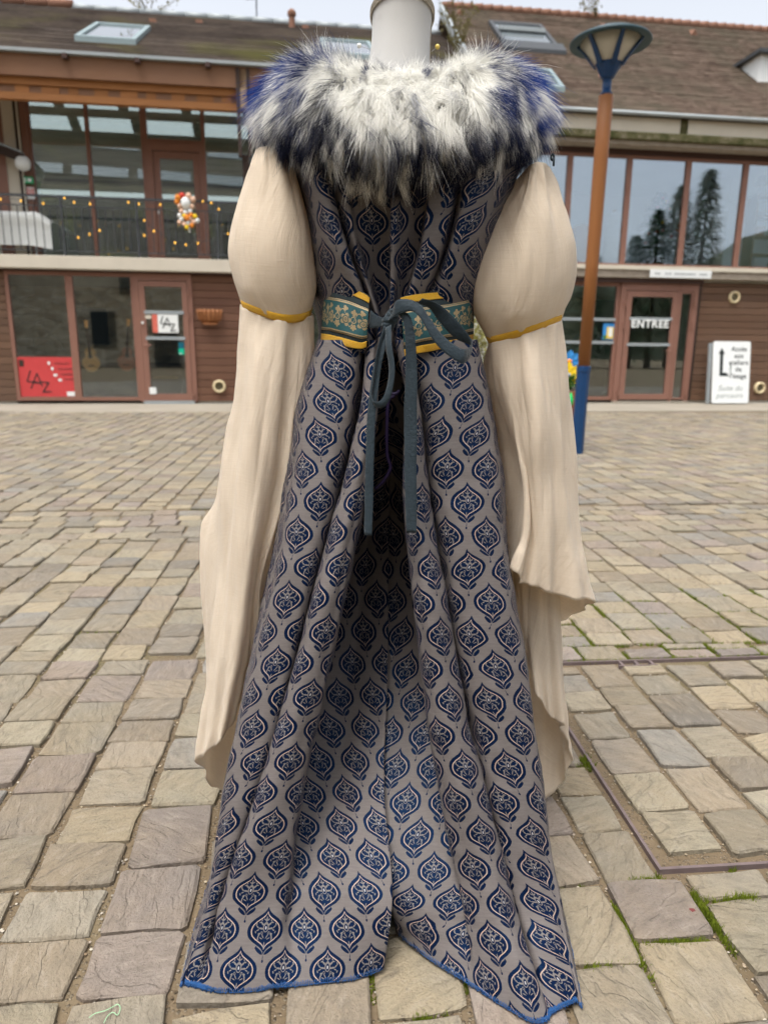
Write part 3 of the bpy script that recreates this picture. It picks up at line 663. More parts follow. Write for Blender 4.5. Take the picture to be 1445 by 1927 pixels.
# ---- left wing
LW = empty('workshop_building', wp(-4, 0, 0), 'left wing with timber eaves, balcony glazing and shop front below', 'building')
wallL = wbox('wall', MAT['offwhite'], LW, -9, -5.96, .05, .25, -.05, 2.03); wallL2 = wbox('wall', MAT['offwhite'], LW, -3.125, -1.72, .05, .25, -.05, 2.03); wbox('wall', MAT['offwhite'], LW, 1.2, 1.66, .05, .25, -.05, 4.72); wbox('wall', MAT['offwhite'], LW, -9, 1.66, 7.8, 8, -.05, 4.6); wbox('wall', MAT['offwhite'], LW, -9.2, -9, 0, 8, -.05, 4.6)
boards(wallL, -7.2, -5.95, .03, 2.03, .015, 'clad_w'); boards(wallL2, -3.13, -1.74, .03, 2.03, .015, 'clad')
sash('shop_window', LW, -5.94, -5.0, .05, 2.03, 0, .055); sash('shop_window', LW, -5.0, -4.02, .05, 2.03, 0, .055); sash('shop_window', LW, -1.72, -.3, .05, 2.03, 0, .06); sash('shop_window', LW, -.3, 1.2, .05, 2.03, 0, .06)
b = MB(); b.box((-4.02, -.02, .03), (-3.95, .06, 2.03), wp).box((-3.20, -.02, .03), (-3.13, .06, 2.03), wp).box((-3.95, -.02, 1.93), (-3.20, .06, 2.03), wp); b.build('door_frame', MAT['frame'], LW)
dl = sash('door', LW, -3.945, -3.205, .05, 1.92, -.03, .085, d=.05, bottom=.11)
for z in (1.42, 1.02): MB().box((-3.88, -.045, z), (-3.27, -.03, z + .05), wp).build('push_bar', MAT['zinc'], dl)
MB().tube([wp(-3.90, -.04, .93), wp(-3.90, -.09, .93), wp(-3.80, -.09, .93)], .012, 8).build('handle', MAT['frame'], dl); MB().lathe([(.0, -.02), (.02, -.015), (.022, 0), (.02, .015), (0, .02)], wp(-3.915, -.045, 1.28), 10).build('knob', MAT['white'], dl)
for z in (1.75, 1.40, .15): MB().tube([wp(-3.185, -.04, z - .04), wp(-3.185, -.04, z + .04)], .016, 8).build('hinge', MAT['frame'], dl)
wbox('threshold', MAT['zinc'], LW, -3.98, -3.17, -.06, .04, -.01, .045)
wbox('balcony_slab', MAT['cream'], LW, -9, 1.5, -.16, .95, 2.06, 2.25, .01)
wbox('slab_soffit', MAT['frame_dark'], LW, -9, 1.2, -.03, .9, 2.03, 2.062)
ug = [-6.5, -5.62, -4.735, -3.82, -2.93, -2.05, -1.1, -.1, 1.2]
for i, (a, c) in enumerate(zip(ug[1:-1], ug[2:])):
    if i == 2: continue
    sash('balcony_window', LW, a - .03, c + .03 if i != 1 else c - .03, 2.26, 4.72, .8 + .001*i, .06, 'glass_l')
b = MB(); b.box((-3.86, .78, 2.26), (-3.74, .88, 4.14), wp).box((-3.0, .78, 2.26), (-2.90, .88, 4.14), wp).box((-3.74, .78, 4.02), (-3.0, .88, 4.14), wp); b.build('balcony_door_frame', MAT['frame'], LW)
bd = sash('balcony_door', LW, -3.735, -3.005, 2.28, 4.01, .80, .10, 'glass_l'); MB().box((-3.70, .77, 3.05), (-3.68, .80, 3.12), wp).build('handle', MAT['white'], bd)
sash('balcony_window', LW, -3.86, -2.90, 4.145, 4.72, .80, .05, 'glass_l')
b = MB(); b.box((-9, .86, 2.2), (1.2, 7.8, 2.26), wp); b.build('upper_floor', MAT['floor_in'], LW)
wbox('inner_partition', MAT['interior'], LW, -9, 1.2, 5.4, 5.5, 2.26, 3.9)
for z in (3.60, 3.02): wbox('inner_rail', MAT['zinc'], LW, -5.6, 1.2, 1.3, 1.36, z, z + .05)  # pale bars added to stand in for rails mirrored in the glass
zfL = lambda v: 4.95 + .523*(v + .4)
RLv = 4.1; RLz = zfL(RLv)
roofL = roof_slope('roof', LW, -9.6, 1.66, -.42, zfL(-.42), RLv, RLz, 'roofL', .17)
roof_slope('rear_roof', LW, -9.6, 1.66, 8.2, RLz - .60*(8.2-RLv), RLv, RLz, 'interior', .2, [(-9.2 + k*1.38 + .2*j, -9.2 + k*1.38 + .2*j + 1.15, (5.62, 6.2)[j], (5.98, 6.56)[j]) for j in range(2) for k in range(7)])
b = MB()
for k in range(26): b.tube([wp(-9.5 + k*.43, RLv, RLz + .01), wp(-9.5 + (k+1)*.43, RLv, RLz + .012)], [.085, .075], 8)
b.build('ridge_capping', MAT['zinc'], roofL, True)
for k in range(9): MB().tube([wp(-9.4 + k*.42, RLv - .02, RLz + .05), wp(-9.4 + (k+1)*.42 + .03, RLv - .02, RLz + .055)], [.10, .085], 8).build('ridge_tile', MAT['ridge'], roofL, True)
roof_window(roofL, -4.72, -3.83, .45, 1.95, zfL); roof_window(roofL, -.95, -.06, .45, 1.95, zfL)
MB().lathe([(.06, 0), (.06, .25), (.085, .26), (.085, .32), (.05, .36), (.02, .38)], wp(-1.4, 3.6, zfL(3.6)-.05), 12).build('vent_pipe', MAT['ridge'], roofL)
for u, v in ((-4.0, 2.9), (-3.2, 3.2), (-1.2, 3.5)): MB().box((u, v, zfL(v)), (u + .12, v + .12, zfL(v) + .08), wp).build('vent_tile', MAT['ridge'], roofL)
wbox('eaves_flashing', MAT['zinc'], LW, -9.6, 1.66, -.47, -.40, 4.905, 4.945)
fs = wbox('fascia', MAT['beam2'], LW, -9.6, 1.66, -.40, -.34, 4.62, 4.90)
bl = wbox('eaves_beam', MAT['beam'], LW, -9.6, 1.66, -.335, -.24, 4.525, 4.618)
b = wbox('eaves_beam', MAT['beam'], LW, -9.6, -2.24, -.33, -.22, 4.335, 4.425)
wbox('beam_recess', MAT['beam2'], LW, -9.6, 1.66, -.30, -.20, 4.425, 4.524)
for k in range(30): wbox('end_block', MAT['beam'], bl, -9 + k*.36, -9 + k*.36 + .14 + .05*(k % 3), -.312, -.30, 4.432, 4.518)
for k in range(9): MB().box((-8.6 + k*.98, -.5, 4.84), (-8.6 + k*.98 + .07, -.39, 4.90), wp).build('gutter_bracket', MAT['frame_dark'], fs)
wbox('soffit', MAT['beam2'], LW, -9.6, 1.66, -.33, .9, 4.73, 4.78)
for u in (-2.2, -6.2):
    b = MB(); b.box((u - .10, -.42, 3.7), (u - .05, -.28, 4.88), wp).box((u + .05, -.42, 3.7), (u + .10, -.28, 4.88), wp).box((u - .05, -.30, 2.25), (u + .05, -.20, 3.75), wp)
    po = b.build('bracket_post', MAT['darkwood'], LW); MB().box((u - .048, -.40, 4.35), (u + .048, -.30, 4.86), wp).build('post_core', MAT['lightwood'], po)
b = MB(); b.box((-6.18, .72, 2.26), (-5.98, .9, 4.72), wp).box((-5.72, .74, 2.26), (-5.63, .88, 4.72), wp); b.build('balcony_post', MAT['frame'], LW)
wbox('plaster_pier', MAT['cream'], LW, -5.98, -5.80, .74, .9, 2.26, 4.72); wbox('service_panel', MAT['darkwood'], LW, -5.80, -5.715, .73, .9, 2.26, 4.72); wbox('downpipe', MAT['cream'], LW, -5.735, -5.715, .66, .70, 2.26, 4.6)
b = MB(); b.prism([wp(-6.6, .45, 4.15), wp(-6.6, .45, 4.0), wp(-5.62, .45, 3.68), wp(-5.62, .45, 3.80)], WV*.1); br = b.build('timber_brace', MAT['darkwood'], LW)
MB().prism([wp(-6.0, .44, 3.965), wp(-6.0, .44, 3.935), wp(-5.64, .44, 3.815), wp(-5.64, .44, 3.835)], WV*.12).build('brace_flashing', MAT['zinc'], br)
rail = empty('balcony_railing', wp(-4, -.08, 2.25), 'thin dark metal balustrade along the balcony of the left wing', 'railing')
b = MB(); b.box((-8.9, -.10, 3.09), (1.4, -.06, 3.12), wp).box((-8.9, -.09, 2.96), (1.4, -.07, 2.975), wp).box((-8.9, -.09, 2.32), (1.4, -.07, 2.335), wp); b.build('rail', MAT['darkmetal'], rail)
u = -7.0
while u < -1.9: MB().box((u, -.084, 2.335), (u + .012, -.074, 2.96), wp).build('baluster', MAT['darkmetal'], rail); u += .115
for u in (-7.0, -5.0, -3.9, -2.7): MB().box((u, -.10, 2.25), (u + .03, -.065, 3.09), wp).build('post', MAT['darkmetal'], rail)
# shop interior
b = MB(); b.box((-9, 2.3, 0), (1.2, 2.45, 2.05), wp); b.build('back_wall', MAT['rubble'], LW)
wbox('shop_floor', MAT['floor_in'], LW, -9, 1.2, .08, 2.3, -.02, .012); wbox('shop_ceiling', MAT['interior_white'], LW, -9, 1.2, .1, 2.3, 2.0, 2.028)
wbox('wall_recess', MAT['ink'], LW, -5.55, -5.0, 2.27, 2.31, .95, 1.62); wbox('counter', MAT['interior_dark'], LW, -5.9, -3.2, 1.7, 2.2, .0, .62)
wbox('shelf', MAT['lightwood'], LW, -3.95, -3.55, .7, .95, .38, .41); wbox('side_cabinet', MAT['darkwood'], LW, -3.5, -3.2, .9, 1.3, .0, .75)

# ---- right wing
RW = empty('studio_building', wp(5, 0, 0), 'right wing with brown tiled roof, wide upper windows and entrance below', 'building')
wbox('wall', MAT['offwhite'], RW, 1.67, 2.0, .08, .3, -.05, 4.17); wbox('wall', MAT['offwhite'], RW, 2.0, 3.0, .08, .3, -.05, 2.06); wallR = wbox('wall', MAT['offwhite'], RW, 5.63, 10, .05, .25, -.05, 2.13); wbox('wall', MAT['offwhite'], RW, 1.67, 10, 5.9, 6.1, -.05, 2.9); wbox('wall', MAT['offwhite'], RW, 9.9, 10.1, .3, 5.9, -.05, 5)
boards(wallR, 5.62, 8.4, .03, 2.10, .015, 'clad_w')
wbox('cladding_corner', MAT['darkwood'], RW, 5.565, 5.62, -.01, .06, .03, 2.12)
zfR = lambda v: 4.857 + .735*v
RRv = 3.95; RRz = zfR(RRv)
roofR = roof_slope('roof', RW, 1.65, 10.4, -.36, zfR(-.36), RRv, RRz, 'roofR', .115)
roof_slope('rear_roof', RW, 1.65, 10.4, 6.3, zfR(-.36)+.9, RRv, RRz, 'roofR', .3)
MB().prism([wp(1.60, -.36, zfR(-.36)-.12), wp(1.60, -.36, zfR(-.36)+.06), wp(1.60, RRv, RRz + .06), wp(1.60, RRv, RRz - .14)], WU*.06).build('verge_board', MAT['zinc'], roofR)
for k in range(42): MB().tube([wp(1.66 + k*.208, RRv, RRz + .015), wp(1.66 + (k+1)*.208 + .02, RRv, RRz + .025)], [.075, .095], 8).build('ridge_tile', MAT['ridge'], roofR, True)
for u, v in ((4.9, 3.3), (6.9, 3.35), (7.4, .75), (1.95, 3.5), (3.9, .9)): MB().add([wp(u-.07, v, zfR(v)+.02), wp(u+.07, v, zfR(v)+.02), wp(u, v-.02, zfR(v)+.12), wp(u, v+.22, zfR(v+.22)+.03)], [(0,1,2), (1,3,2), (3,0,2)]).build('vent_tile', MAT['ridge'], roofR)
f = roof_window(roofR, 2.42, 3.5, 1.95, 3.1, zfR, 'darkmetal')
MB().add([wp(2.36, 1.80, zfR(1.9)+.02), wp(3.56, 1.80, zfR(1.9)+.02), wp(3.56, 2.02, zfR(2.02)+.13), wp(2.36, 2.02, zfR(2.02)+.13), wp(2.36, 1.80, zfR(1.9)-.08), wp(3.56, 1.80, zfR(1.9)-.08)], [(0, 1, 2, 3), (4, 5, 1, 0)]).build('sill_flashing', MAT['darkmetal'], f); MB().box((2.5, 2.62, zfR(2.62)+.10), (3.42, 2.68, zfR(2.62)+.17), wp).build('sash_bar', MAT['zinc'], f)
roof_window(roofR, 2.5, 2.98, .25, .95, zfR)
b = MB(); b.box((7.02, 1.2, zfR(1.1)-.2), (7.6, 1.8, zfR(1.2)+.46), wp); b.build('dormer_box', MAT['white'], roofR); b = MB(); b.box((6.92, 1.08, zfR(1.2)+.46), (7.7, 1.9, zfR(1.2)+.52), wp); b.build('dormer_cap', MAT['darkmetal'], roofR)
gut = [wp(u, -.39, 4.60) for u in (1.6, 10.4)]; MB().tube(gut, .032, 10).build('gutter', MAT['zinc'], RW, True)
wbox('eaves_panel', MAT['cream'], RW, 1.66, 4.76, -.30, .1, 4.35, 4.57); wbox('eaves_panel', MAT['cream'], RW, 4.90, 10.2, -.30, .1, 4.35, 4.57); wbox('panel_joint', MAT['mossybeam'], RW, 4.762, 4.898, -.28, .1, 4.36, 4.565)
wbox('mossy_lintel', MAT['mossybeam'], RW, 1.66, 10.2, -.36, .1, 4.225, 4.347, .02); wbox('lintel_soffit', MAT['rough'], RW, 1.66, 10.2, -.30, .1, 4.17, 4.224)
wbox('window_head', MAT['frame_dark'], RW, 2.0, 10, -.04, .1, 4.09, 4.168)
mu = [2.03, 3.085, 4.125, 5.185, 6.24, 7.30, 8.36]
for a, c in zip(mu[:-1], mu[1:]): sash('upper_window', RW, a - .024, c + .024 - .05, 2.335, 4.088, .0, .045, 'glass_up')
wbox('ledge', MAT['rough'], RW, 1.66, 10.2, -.14, .2, 2.135, 2.262, .01); wbox('ledge_cap', MAT['cream'], RW, 1.66, 10.2, -.17, .2, 2.264, 2.333); wbox('ledge_soffit', MAT['frame_dark'], RW, 1.66, 5.6, -.08, .2, 2.06, 2.134)
low = sash('ground_window', RW, 3.0, 4.12, .05, 2.06, .02, .06)
for z in (1.42, 1.03): MB().box((3.06, .0, z), (4.06, .02, z + .05), wp).build('push_bar', MAT['zinc'], low)
b = MB(); b.box((4.12, -.02, .03), (4.22, .07, 2.06), wp).box((5.19, -.02, .03), (5.235, .07, 2.06), wp).box((5.48, -.02, .03), (5.563, .07, 2.06), wp).box((4.22, -.02, 1.94), (5.48, .07, 2.06), wp); b.build('door_frame', MAT['frame'], RW)
dr = sash('door', RW, 4.23, 5.18, .06, 1.93, -.03, .095, d=.05, bottom=.10)
for z in (1.44, 1.00): MB().box((4.30, -.045, z), (5.10, -.03, z + .05), wp).build('push_bar', MAT['zinc'], dr)
MB().tube([wp(5.12, -.03, .92), wp(5.12, -.09, .92), wp(5.02, -.09, .92)], .013, 8).build('handle', MAT['frame'], dr)
for u in (4.2, 5.5):
    for z in (1.72, 1.34, .18): MB().tube([wp(u, -.045, z - .05), wp(u, -.045, z + .05)], .018, 8).build('hinge', MAT['frame'], dr)
sash('side_light', RW, 5.237, 5.478, .06, 1.935, -.01, .03); wbox('door_sill', MAT['apron'], RW, 4.1, 5.56, -.12, .0, -.01, .03)
# rooms behind the glass
wbox('upper_floor', MAT['interior'], RW, 1.7, 9.9, .12, 5.9, 2.2, 2.33); wbox('upper_ceiling', MAT['interior_white'], RW, 1.7, 9.9, .12, 5.9, 4.14, 4.2); M = Mat('window_blind', .9, .1, color=(.8, .84, .86)); M.translucent(.6, (.85, .9, .95)); MAT['blind'] = M.m; wbox('rear_blind', MAT['blind'], RW, 1.7, 9.9, 3.2, 3.204, 2.33, 4.14)  # translucent sheet at the back is added to brighten this room
wbox('room_column', MAT['interior_white'], RW, 6.36, 6.66, 1.1, 1.4, 2.33, 4.14); wbox('room_partition', MAT['interior_white'], RW, 6.85, 6.95, 1.6, 3.2, 2.33, 4.14)
wbox('hall_floor', MAT['floor_in'], RW, 1.7, 9.9, .08, 5.9, -.02, .012); wbox('hall_back_wall', MAT['rubble'], RW, 1.7, 4.6, 2.6, 2.7, .0, 2.06); wbox('hall_back_panel', MAT['interior_dark'], RW, 4.6, 5.7, 3.0, 3.1, .0, 2.06); wbox('hall_ceiling', MAT['interior'], RW, 1.7, 5.6, .12, 3, 2.0, 2.055)
wbox('hall_side_wall', MAT['interior'], RW, 5.60, 5.625, .26, 3.0, .012, 2.0)
wbox('reception_desk', MAT['darkwood'], RW, 3.6, 4.7, 1.6, 1.9, .012, .75); b = MB()
for k in range(4): b.tube([wp(3.75 + k*.22, 1.3, .95), wp(3.95 + k*.22, 1.32, 1.22)], .012, 6)
b.build('stair_rails', MAT['zinc'], RW)
# across the court behind the viewer: a stone barn, two conifers and wooded hills, seen as reflections in the glass
def bp_(x, d, z): return np.array([x, -13.0 - d, z])
BN = empty('stone_barn', (-11, -13, 0), 'stone barn with rows of roof lights reflected in the windows of the left wing', 'building')
MB().box((-26, 0, 0), (3.0, 16.4, 5.2), bp_).build('wall', MAT['rubble'], BN)
for x, z0, z1, w in ((-16, .0, 2.6, 1.6), (-7.4, .9, 2.6, 1.1), (-4.6, .0, 2.5, 1.2), (-13, 3.4, 4.5, .9), (-6, 3.4, 4.5, .9)): MB().box((x, -.06, z0), (x + w, .02, z1), bp_).build('opening', MAT['ink'], BN)
bz = lambda d: 5.2 + 1.25*d
rb = MB().add([bp_(-26.4, -.4, bz(-.4)), bp_(3.4, -.4, bz(-.4)), bp_(3.4, 8.2, bz(8.2)), bp_(-26.4, 8.2, bz(8.2)), bp_(-26.4, 16.8, bz(-.4)), bp_(3.4, 16.8, bz(-.4))], [(0, 1, 2, 3), (3, 2, 5, 4)]).build('roof', MAT['roofL'], BN)
for d0 in (3.5, 4.85, 6.0, 7.1):
    for k in range(9): x = -25.9 + k*3.2 + .4*d0; MB().add([bp_(x, d0, bz(d0) + .08), bp_(x + 2.75, d0, bz(d0) + .08), bp_(x + 2.75, d0 + .45, bz(d0 + .45) + .08), bp_(x, d0 + .45, bz(d0 + .45) + .08)], [(0, 1, 2, 3)]).build('roof_light', MAT['skylight_glass'], rb)
def conifer(base, h, R, n, label):
    t = empty('conifer', base, label, 'tree', 'conifers across the court'); MB().tube([base, base + np.array([0, 0, h])], [.22, .03], 7).build('trunk', MAT['darkwood'], t); V = []; Fc = []
    for k in range(n):
        f = random.random()**.75; a = random.uniform(0, 6.28); r = R*(1 - f)**.75*random.uniform(.35, 1.05); q = base + np.array([math.cos(a)*r, math.sin(a)*r, .12*h + .88*h*f - .25*r]); d = np.array([math.cos(a), math.sin(a), random.uniform(-.7, .1)]); s = np.array([-math.sin(a), math.cos(a), 0]); l = random.uniform(.25, .6); b0 = len(V)
        V += [tuple(q - s*.10), tuple(q + s*.10), tuple(q + d*l)]; Fc.append((b0, b0+1, b0+2))
    MB().add(V, Fc).build('crown', MAT['fir'], t)
for (x, y, h, r), lb in zip(((20.5, -14.7, 6.6, 1.9), (22.6, -13.7, 7.6, 1.9), (23.6, -13.2, 9.0, 1.8), (24.6, -12.7, 10.2, 1.8), (25.8, -12.0, 11.0, 2.0)), ('leftmost and lowest of the conifers mirrored in the upper right windows', 'second conifer from the left in the upper window reflections', 'middle conifer of the row mirrored behind the christmas tree', 'second tallest conifer mirrored in the upper right windows', 'tallest conifer mirrored in the upper window right of the christmas tree')): conifer(np.array([x, y, 0]), h, r, 2000, lb)
hv = []; hf = []; nseg = 60
for i in range(nseg + 1):
    a = math.pi + math.pi*i/nseg; rr = 85; h = 17 + 3*math.sin(i*.7) + 2*math.sin(i*1.9 + 1); hv += [(rr*math.cos(a), rr*math.sin(a), -1), (rr*1.05*math.cos(a), rr*1.05*math.sin(a), h*.6), (rr*1.4*math.cos(a), rr*1.4*math.sin(a), h)]
    if i: k = 3*i; hf += [(k-3, k, k+1, k-2), (k-2, k+1, k+2, k-1)]
tag(MB().add(hv, hf).build('hills', MAT['hill'], None, True), kind='structure')

# ------------------------------------------------------------------ plants
def leaves(pts, size, up=.3, n=None):
    V, Fc = [], []
    for p in pts:
        d = np.array([random.gauss(0, 1), random.gauss(0, 1), random.gauss(up, .7)]); d /= np.linalg.norm(d); s = np.cross(d, np.array([random.random(), random.random(), 1.0])); s /= np.linalg.norm(s); l = size*random.uniform(.6, 1.3)
        b0 = len(V); V += [tuple(p), tuple(p + d*l*.5 + s*l*.28), tuple(p + d*l), tuple(p + d*l*.5 - s*l*.28)]; Fc.append((b0, b0+1, b0+2, b0+3))
    return MB().add(V, Fc)
def shrub(name, base, h, r, n, mat, label, cat='shrub', leaf=.09, stems=6):
    t = empty(name, base, label, cat); b = MB(); tips = []
    for k in range(stems):
        a = k*2.4; p = [base + np.array([math.cos(a)*r*.7*f**1.2 + random.uniform(-.03, .03), math.sin(a)*r*.7*f**1.2, h*.85*f]) for f in np.linspace(0, 1, 6)]; b.tube(p, [.014, .012, .010, .008, .006, .004], 5); tips += p[1:]
    b.build('stems', MAT['darkwood'], t)
    pts = [tips[random.randrange(len(tips))] + np.array([random.gauss(0, r*.3), random.gauss(0, r*.3), random.gauss(0, h*.09)]) for _ in range(n)]
    leaves(pts, leaf).build('foliage', MAT[mat], t); return t
shrub('bamboo_shrub', wp(1.62, -.75, 0), 1.75, .42, 1500, 'bush', 'yellow green leafy shrub showing between the waist and the right sleeve')
def weed(base, h, n, label, spread=.25):
    t = empty('roof_weed', base, label, 'plant', 'weeds on the roofs'); b = MB(); pts = []
    for k in range(n):
        a = random.uniform(0, 6.28); p = [base + np.array([math.cos(a)*spread*f, math.sin(a)*spread*f, h*f*random.uniform(.8, 1)]) for f in (0, .35, .7, 1)]; b.tube(p, [.012, .009, .006, .003], 4); pts += [q + np.array([random.gauss(0, .05), random.gauss(0, .05), random.gauss(0, .04)]) for q in p[1:] for _ in range(5)]
    b.build('stems', MAT['weed'], t); leaves(pts, .07).build('leaves', MAT['weed'], t)
weed(wp(-4.2, RLv + .1, RLz), .55, 9, 'thin leafy weed sprouting above the ridge of the left roof', .7); weed(wp(4.95, RRv - .1, RRz), .38, 6, 'straggly weed growing on the ridge above the street lamp', .35)
weed(wp(1.45, 1.6, zfL(1.6)), .75, 14, 'pale climbing plant in the valley where the two roofs meet', .3)
MB_ant = MB().tube([wp(-2.1, RLv + .4, RLz), wp(-2.1, RLv + .4, RLz + 1.4)], .015, 6).tube([wp(-2.3, RLv + .4, RLz + .55), wp(-1.9, RLv + .4, RLz + .62)], .01, 5).tube([wp(-2.25, RLv + .4, RLz + .75), wp(-1.95, RLv + .4, RLz + .8)], .01, 5)
tag(MB_ant.build('roof_aerial', MAT['darkmetal']), 'thin metal aerial standing behind the left roof ridge', 'aerial')

# ------------------------------------------------------------------ things on and in the buildings
def ring_vent(u, z, label):
    c = wp(u, -.005, z); t = empty('wall_vent', c, label, 'vent', 'round vents in the cladding'); b = MB(); n = 20
    A = [2*math.pi*k/n for k in range(n)]; V = []
    for r, d in ((.105, .02), (.105, -.02), (.088, -.035), (.072, -.03), (.066, .0)): V += [c + WU*r*math.cos(a) + WZ*r*math.sin(a) + WV*d for a in A]
    b.add(V, [(i*n+j, i*n+(j+1) % n, (i+1)*n+(j+1) % n, (i+1)*n+j) for i in range(4) for j in range(n)]); b.build('ring', MAT['ventring'], t, True)
    MB().add([c + WU*.07*math.cos(a) + WZ*.07*math.sin(a) for a in A], [tuple(range(n))]).build('mesh_grille', MAT['ventdark'], t)
ring_vent(-2.77, .28, 'round cream vent low on the brown boards beside the left door'); ring_vent(6.26, 1.86, 'round cream vent high on the boards above the white sign'); ring_vent(6.98, .27, 'round cream vent low on the boards right of the white sign')
t = empty('wall_basket', wp(-2.87, -.1, 1.3), 'slatted terracotta wall basket on the brown boards by the left door', 'basket')
for k in range(9):
    a = math.pi*(k + .5)/9; x0, x1 = math.cos(a)*.09, math.cos(a)*.19; y0, y1 = math.sin(a)*.06, math.sin(a)*.13; d = np.array([math.sin(a), 0])
    P = []
    for (x, y, z) in ((x0, y0, 1.28), (x1*.9, y1*.95, 1.36), (x1, y1, 1.46), (x1*1.02, y1, 1.50)):
        w = .030; P += [wp(-2.87 + x - w*math.sin(a), -y + w*.5*math.cos(a), z), wp(-2.87 + x + w*math.sin(a), -y - w*.5*math.cos(a), z)]
    o = MB().add(P, [(0,1,3,2), (2,3,5,4), (4,5,7,6)]).build('slat', MAT['copper'], t, True); s = o.modifiers.new('s', 'SOLIDIFY'); s.thickness = .012
MB().box((-2.97, -.10, 1.265), (-2.77, .0, 1.29), wp).build('base', MAT['copper'], t)
# posters, stickers and signs
t = empty('red_poster', wp(-5.45, .09, .13), 'large red poster with hand drawn letters in the left shop window', 'poster')
wbox('sheet', MAT['red'], t, -5.885, -5.055, .022, .026, .11, .735)
strokes('letters', (-5.60, .36), laz(.40), .009, MAT['ink'], t, .021)
for (u, z, w, h) in ((-5.43, .615, .035, .05), (-5.385, .53, .035, .05), (-5.36, .435, .06, .035), (-5.29, .355, .05, .04)): wbox('photo_print', MAT['paper'], t, u, u + w, .017, .020, z, z + h)
wbox('photo_print', MAT['darkwood'], t, -5.86, -5.79, .017, .020, .585, .69); wbox('guitar_sticker', MAT['paper'], t, -5.18, -5.06, .017, .020, .12, .19)
for k, (u, z, w) in enumerate(((-5.33, .635, .22), (-5.28, .55, .22), (-5.24, .465, .19), (-5.19, .385, .15))):
    b = MB(); x = u
    while x < u + w: l = random.uniform(.008, .02); b.box((x, .017, z - random.uniform(.004, .009)), (x + l, .020, z + random.uniform(.004, .010)), wp); x += l + .006
    b.build('handwriting', MAT['ink'], t)
t = empty('shop_sign', wp(-3.56, -.05, 1.13), 'white paper sign with coral stripe and black letters on the left door', 'sign')
wbox('sheet', MAT['paper'], t, -3.68, -3.365, -.058, -.052, 1.13, 1.41); wbox('stripe', MAT['coral'], t, -3.765, -3.682, -.058, -.052, 1.13, 1.41); strokes('letters', (-3.525, 1.28), laz(.27), .007, MAT['ink'], t, -.059)
t = empty('door_sticker', wp(-3.32, -.045, .79), 'teal and green sticker at the right edge of the left door glass', 'sticker'); wbox('teal_half', MAT['teal'], t, -3.385, -3.295, -.040, -.035, .885, .985); wbox('green_half', MAT['greenst'], t, -3.385, -3.295, -.040, -.035, .79, .883); wbox('print', MAT['paper'], t, -3.375, -3.335, -.043, -.040, .80, .812)
wbox_n = lambda nm, mt, a, lab, cat: tag(MB().box(*a, wp).build(nm, MAT[mt]), lab, cat)
wbox_n('opening_hours_notice', 'paper', ((-3.88, -.040, .155), (-3.775, -.035, .265)), 'small white notice at the bottom of the left door glass', 'notice')
wbox_n('paper_label', 'cream', ((-3.87, -.040, 1.34), (-3.78, -.035, 1.40)), 'small beige label under the upper bar of the left door', 'label')
en = empty('entrance_lettering', wp(4.68, -.02, 1.33), 'bold white ENTREE lettering stuck on the right door glass', 'lettering')
text_mesh('letters', 'ENTREE', .185, wp(4.685, -.052, 1.375), WU, WZ, MAT['paper'], en, bold=.006, space=1.12)
t = empty('tourist_poster', wp(3.97, .0, 1.1), 'small blue and yellow picture poster in the window left of the entrance', 'poster'); wbox('sheet', MAT['sky'], t, 3.86, 4.07, .026, .032, 1.10, 1.38); wbox('picture', MAT['yellow'], t, 3.93, 4.05, .020, .025, 1.12, 1.32); wbox('picture_ground', MAT['leafy'], t, 3.87, 3.925, .020, .025, 1.11, 1.18); wbox('picture_tower', MAT['paper'], t, 3.96, 4.03, .016, .019, 1.15, 1.31)
t = empty('ledge_sign', wp(5.09, -.16, 2.14), 'long narrow white sign fixed on the ledge above the entrance', 'sign'); wbox('panel', MAT['white'], t, 4.53, 5.66, -.185, -.172, 2.145, 2.275); b = MB(); x = 4.62
while x < 5.58: l = random.uniform(.02, .05); b.box((x, -.188, 2.195), (x + l, -.186, 2.222), wp) if random.random() < .85 else None; x += l + .012
b.build('faded_print', MAT['zinc'], t)
# the leaning direction board
sb = empty('direction_board', wp(6.13, -.35, 0), 'white board with black arrow leaning on the weathered boards right of the entrance', 'sign')
tilt = .13; base = wp(6.13, -.42, .02); ub = WU; zb = WZ*math.cos(tilt) + WV*math.sin(tilt); nb = np.cross(ub, zb)
def bp(x, y, d=0): return base + ub*x + zb*y + nb*d
b = MB(); n = 5; rc = .035; out = []
for cx, cy, a0 in ((.355-rc, rc, -90), (.355-rc, 1.08-rc, 0), (-.355+rc, 1.08-rc, 90), (-.355+rc, rc, 180)): out += [(cx + rc*math.cos(math.radians(a0 + 90*k/n)), cy + rc*math.sin(math.radians(a0 + 90*k/n))) for k in range(n+1)]
b.prism([bp(x, y) for x, y in out], nb*.014); b.build('panel', MAT['white'], sb)
def bpoly(pts, mat, nm): MB().prism([bp(x, y, .015) for x, y in pts], nb*.002).build(nm, MAT[mat], sb)
bpoly([(-.225, .475), (-.165, .475), (-.165, .86), (-.135, .86), (-.195, .965), (-.255, .86), (-.225, .86)], 'ink', 'arrow'); bpoly([(-.164, .475), (-.03, .475), (-.10, .535), (-.164, .535)], 'ink', 'arrow_foot')
for k, w in enumerate(('Accès', 'aux', 'ateliers', 'de', "l'étage")): text_mesh('words', w, .115, bp(.135, .945 - k*.118, .016), ub, zb, MAT['ink'], sb, bold=.0015, depth=.001, space=1.08)
text_mesh('words', 'Suite du', .135, bp(-.01, .262, .016), ub, zb, MAT['greyink'], sb, shear=.25, depth=.001, space=1.05); text_mesh('words', 'parcours', .135, bp(-.02, .135, .016), ub, zb, MAT['greyink'], sb, shear=.25, depth=.001, space=1.05)
